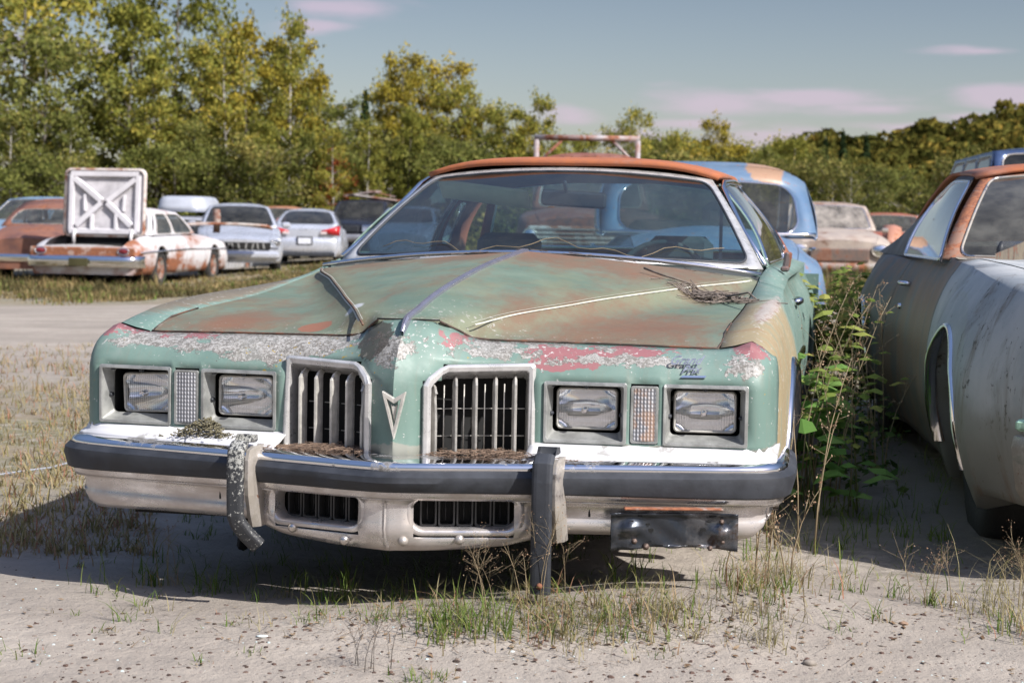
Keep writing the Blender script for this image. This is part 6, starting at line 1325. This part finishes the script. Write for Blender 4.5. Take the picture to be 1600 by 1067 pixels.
for i in range(260):
    px = rl.gauss(850, 300); p = gpt(px, rl.gauss(975, 30))+Vector((0, 0, .004)); L = rl.uniform(.02, .09); a = rl.uniform(0, 6.28); d1 = Vector((math.cos(a), math.sin(a), rl.uniform(-.05, .2)))*L; d2 = Vector((-math.sin(a), math.cos(a), 0))*.0012; o = len(v); v += [p-d2, p+d2, p+d1+d2*.4, p+d1-d2*.4]; f.append((o, o+1, o+2, o+3))
stuff_obj('dead_leaves', v, f, leaf_mat('dead_leaf_litter', [(0, (.06, .045, .035)), (.4, (.16, .10, .06)), (.8, (.30, .22, .14)), (1, (.38, .33, .25))], .1), 'brown dead leaves, straw bits and sticks scattered on the foreground sand', 'leaf litter')
def stone(px, py, s, col, lab, flat=.5, name='stone'):
    p = gpt(px, py); m = MB(); P = []
    for j, (r, z) in enumerate(((.75, -.1), (1.0, .25), (.85, .7), (.45, .95), (.02, 1.0))):
        P.append([p+Vector((s*r*math.cos(a)*(1+.18*noise.noise(Vector((math.cos(a)*2, math.sin(a)*2, px+j*.4)))*2), s*.8*r*math.sin(a)*(1+.3*noise.noise(Vector((a*.0+math.cos(a), math.sin(a), py)))), s*flat*z)) for a in [2*math.pi*i/12 for i in range(13)]])
    m.grid(P); tag(m.build(name, plain(name+'_surface', col, .8, 0, .3, 60)), lab, name.replace('_', ' '))
stone(1118, 1014+0, .016, (.20, .17, .14), 'brown stone lying below the straw grass at the foot of the mound') if 0 else None
stone(1265, 1038, .017, (.22, .19, .16), 'rounded grey-brown stone near the lower edge right of centre', .7)
stone(410, 994, .014, (.55, .60, .58), 'pale flat chip lying alone on the sand left of centre', .25, 'paint_chip')
stone(1412, 975, .012, (.28, .18, .12), 'small reddish stone on the sand below the car gap', .6)
# weeds beside the green coupe
def stalk_plant(name, lab, base, n, h, seed, mat, leafs=0, lmat=None, heads=True, lean=(.0, 0), spread=.10, lw=.03, sw=.0028):
    rnd = random.Random(seed); r = thing(name, lab, 'plant', tuple(base)); st, hd, lf = MB(), ([], []), ([], [])
    for i in range(n):
        a = rnd.uniform(0, 6.28); b = Vector((rnd.gauss(0, spread), rnd.gauss(0, spread), 0)); H = h*rnd.uniform(.55, 1.05); d = Vector((math.cos(a)*.25+lean[0], math.sin(a)*.25+lean[1], 0))
        P = [b+d*(H*t*t)+Vector((0, 0, H*t*(1-.12*t))) for t in (0, .3, .6, .85, 1)]; st.tube(P, [sw, sw*.85, sw*.6, sw*.45, sw*.25], 4)
        for _ in range(9 if heads else 3):
            t = rnd.uniform(.45, 1); k = min(3, int(t*4)); q = P[k].lerp(P[k+1], t*4-k) if k < 4 else P[4]; e = q+Vector((rnd.gauss(0, .026), rnd.gauss(0, .026), rnd.uniform(.01, .05))); st.tube([q, e], [sw*.35, sw*.2], 3)
            if heads:
                for _ in range(4): leafq(hd[0], hd[1], e+Vector((rnd.gauss(0, .006), rnd.gauss(0, .006), rnd.gauss(0, .006))), sw*1.7, rnd)
        for _ in range(leafs):
            t = rnd.uniform(.15, 1); k = min(3, int(t*4)); q = P[k].lerp(P[k+1], t*4-k); a2 = rnd.uniform(0, 6.28); dv = Vector((math.cos(a2), math.sin(a2), rnd.uniform(-.2, .5))).normalized(); sd = dv.cross(Vector((0, 0, 1))).normalized(); s_ = lw*rnd.uniform(.6, 1.3); o = len(lf[0]); up_ = Vector((0, 0, 1))*s_*.25
            q2 = q+dv*s_*.8
            lf[0].extend([q2, q2+dv*s_*.8+sd*s_*.75-up_, q2+dv*s_*1.6+sd*s_*.6-up_, q2+dv*s_*2.5-up_*2.5, q2+dv*s_*1.6-sd*s_*.6-up_, q2+dv*s_*.8-sd*s_*.75-up_, q2+dv*s_*1.3+up_*.4]); lf[1].extend([(o, o+1, o+6), (o+1, o+2, o+6), (o+2, o+3, o+6), (o+3, o+4, o+6), (o+4, o+5, o+6), (o+5, o, o+6)])
    st.build('stems', mat, r)
    for nm, q, m in (('seed_heads', hd, G_head), ('leaves', lf, lmat)):
        if q[0]: o = bpy.data.objects.new(nm, mesh_of(nm, q[0], q[1], m)); C.objects.link(o); o.parent = r; o['kind'] = 'stuff'
    return r
m_stem = plain('dry_weed_stem', (.26, .20, .12), .8); m_gstem = plain('green_weed_stem', (.14, .17, .05), .7)
G_head = leaf_mat('brown_seed_heads', [(0, (.16, .09, .05)), (.5, (.32, .20, .13)), (1, (.50, .40, .28))], .2)
L_vine = leaf_mat('vine_leaves', [(0, (.12, .18, .04)), (.5, (.25, .31, .08)), (.85, (.40, .38, .11)), (1, (.48, .30, .09))], .45)
L_broad = leaf_mat('broad_green_leaves', [(0, (.10, .20, .05)), (.6, (.17, .30, .08)), (1, (.26, .36, .12))], .4)
def gp_(px, d, dz=0): p = at(px, 400, d); return Vector((p.x, d, gz(p.x, d)+dz))
stalk_plant('dried_weed', 'tall dried weed with brown seed heads touching the green coupe front fender', gp_(1243, 5.6), 8, .72, 1, m_stem, spread=.07)
stalk_plant('dried_weed', 'bushy dried weed with brown seed heads behind the green coupe fender', gp_(1262, 6.6), 16, .88, 2, m_stem, 4, L_vine, spread=.12)
stalk_plant('dried_weed', 'pale dried weed standing by the bumper corner of the green coupe', gp_(1226, 4.9), 6, .32, 3, m_stem, spread=.06)
stalk_plant('dried_weed', 'sparse dried weed in the shade midway between the two cars', gp_(1335, 7.5), 14, .85, 4, m_stem, 4, L_vine, spread=.16)
stalk_plant('leafy_weed', 'broad-leaved green weed in sunlight beside the green coupe door', gp_(1268, 6.9), 5, .62, 5, m_gstem, 9, L_broad, False, spread=.05, lw=.055)
stalk_plant('leafy_weed', 'shaded broad-leaved weed low between the green coupe and grey fastback', gp_(1300, 6.4), 4, .30, 6, m_gstem, 6, L_broad, False, spread=.12, lw=.055)
stalk_plant('climbing_vine', 'tall yellow-green vine rising in front of the blue coupe side', gp_(1304, 8.8), 6, 1.05, 7, m_gstem, 62, L_vine, False, (-.02, 0), .07, .030)
stalk_plant('climbing_vine', 'yellow-green vine leaning towards the beige sedan headlight', gp_(1335, 9.2), 7, 1.0, 8, m_gstem, 56, L_vine, False, (.10, 0), .10, .030)
stalk_plant('leafy_bush', 'dense low yellow-green bush between the two vines and the grey fastback', gp_(1322, 9.6), 26, .80, 9, m_gstem, 26, L_vine, False, spread=.26, lw=.028)
stalk_plant('leafy_bush', 'small bright leafy bush between the fastback and the orange red sedan', gp_(1410, 15), 14, .9, 10, m_gstem, 22, L_vine, False, spread=.2, lw=.03)
for i, (px, py, h, lab, n) in enumerate(((755, 955, .20, 'pale feathery grass clump below the right air opening of the bumper', 6), (860, 945, .26, 'tall thin grass stalks just behind the hanging black guard', 6), (575, 1045, .13, 'dark wiry grass stalks at the bottom edge left of centre', 7), (1590, 950, .22, 'feathery straw grass clump at the right edge', 10), (1185, 960, .16, 'pale grass clump on the sand mound below the bumper corner', 8), (240, 900, .18, 'reddish stalk clump at the left edge of the car shadow', 4), (1455, 950, .16, 'small red-green weed in front of the car gap shadow', 6))):
    stalk_plant('grass_clump', lab, gpt(px, py), n, h, 20+i, m_stem if i != 2 else m_bark, heads=True, spread=.04, sw=.0012)
v, f = [], []
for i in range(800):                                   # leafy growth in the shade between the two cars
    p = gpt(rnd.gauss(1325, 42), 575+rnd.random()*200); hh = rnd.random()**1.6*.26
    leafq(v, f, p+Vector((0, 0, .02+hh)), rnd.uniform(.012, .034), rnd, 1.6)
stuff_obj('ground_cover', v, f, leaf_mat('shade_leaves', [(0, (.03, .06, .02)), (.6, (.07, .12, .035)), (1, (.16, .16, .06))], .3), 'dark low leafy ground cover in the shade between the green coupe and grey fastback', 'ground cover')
# white hose at far left
b = MB(); P = [gpt(px, py)+Vector((0, 0, .012)) for px, py in ((-60, 752), (0, 746), (40, 740), (80, 735), (112, 726), (118, 722))]; b.tube(P, .004, 8); tag(b.build('hose', plain('pale_plastic_hose', (.28, .30, .34), .5)), 'pale grey-white hose lying on the grass at the left edge', 'hose')
# twig nest and litter on the green coupe (world placed with the coupe's matrix)
MG = Matrix.Translation((-.315, 4.407, -.1)) @ Matrix.Rotation(YAW, 4, 'Z')
m_twig = plain('grey_twig', (.16, .13, .11), .85, 0, .4, 30); m_litter = plain('brown_needle_litter', (.17, .115, .08), .9, 0, .45, 60)
def twigs(name, lab, cat, c, n, L, sx, sy, h, seed, r=.0022, mat=m_twig, zf=None, extra=(), kind=None, ang=.35):
    rnd = random.Random(seed); b = MB()
    for i in range(n):
        x, y = rnd.gauss(0, sx), rnd.gauss(0, sy); a = rnd.gauss(0, ang)+(math.pi if rnd.random() < .5 else 0); l = L*rnd.uniform(.3, 1); z = h*rnd.random()*math.exp(-(x/sx/1.5)**2); q = Vector((c[0]+x, c[1]+y, 0)); d = Vector((math.cos(a), math.sin(a), 0))
        P = []
        for t in (-.5, -.1, .3, .5): p = q+d*l*t+Vector((rnd.gauss(0, l*.05), rnd.gauss(0, l*.05), 0)); p.z = (zf(p.x, p.y) if zf else c[2])+r+z+rnd.uniform(0, .004); P.append(MG @ p)
        b.tube(P, [r, r*.9, r*.7, r*.4], 4, sm=False)
    for P, r_ in extra: b.tube([MG @ Vector(p) for p in P], r_, 5)
    o = b.build(name, mat); return tag(o, lab, cat, kind=kind)
hz = lambda x, y: hood_z(min(x, .775), y)
twigs('twig_bundle', 'bundle of grey twigs lying on the rear right of the green hood', 'twigs', (.69, 1.46, 0), 170, .085, .060, .030, .026, 3, .0019, zf=hz, ang=.75, extra=[([(.44, 1.60, hz(.44, 1.6)+.018), (.50, 1.56, hz(.5, 1.56)+.012), (.60, 1.50, hz(.6, 1.5)+.015)], [.004, .0035, .003]), ([(.72, 1.44, hz(.72, 1.44)+.02), (.80, 1.30, .90), (.83, 1.20, .885)], [.004, .003, .002])])
lz = lambda x, y: .512
twigs('needle_litter', 'brown pine needle litter on the bumper below the left grille', 'debris', (-.20, .155, .512), 330, .045, .085, .022, .014, 4, .0010, m_litter, lambda x, y: .510, kind='stuff', ang=1.2)
twigs('needle_litter', 'brown pine needle litter on the bumper below the right grille', 'debris', (.24, .165, .512), 420, .040, .10, .022, .016, 5, .0010, m_litter, lambda x, y: .510, kind='stuff', ang=1.2)
twigs('needle_litter', 'mossy brown debris heap on the bumper below the left headlights', 'debris', (-.55, .235, .53), 420, .014, .040, .020, .05, 6, .0022, plain('mossy_debris', (.13, .115, .07), .95, 0, .5, 80), lambda x, y: .518, kind='stuff', ang=3)
twigs('hood_litter', 'sparse twigs and needles along the base of the green coupe windshield', 'debris', (.10, 1.90, 1.0), 34, .07, .30, .02, .004, 7, .0013, m_twig, lambda x, y: hood_z(x, 1.86)+.002, kind='stuff', ang=.8)
b = MB(); tt = [WS(lerp(-.80, .86, i/30), .10+.05*math.sin(i*.5)+.03*math.sin(i*1.3))+Vector((0, -.004, .006)) for i in range(31)]; b.tube([MG @ p for p in tt], .0013, 5); tag(b.build('dry_vine', m_stem), 'long thin dry vine stem lying across the lower windshield of the green coupe', 'vine')
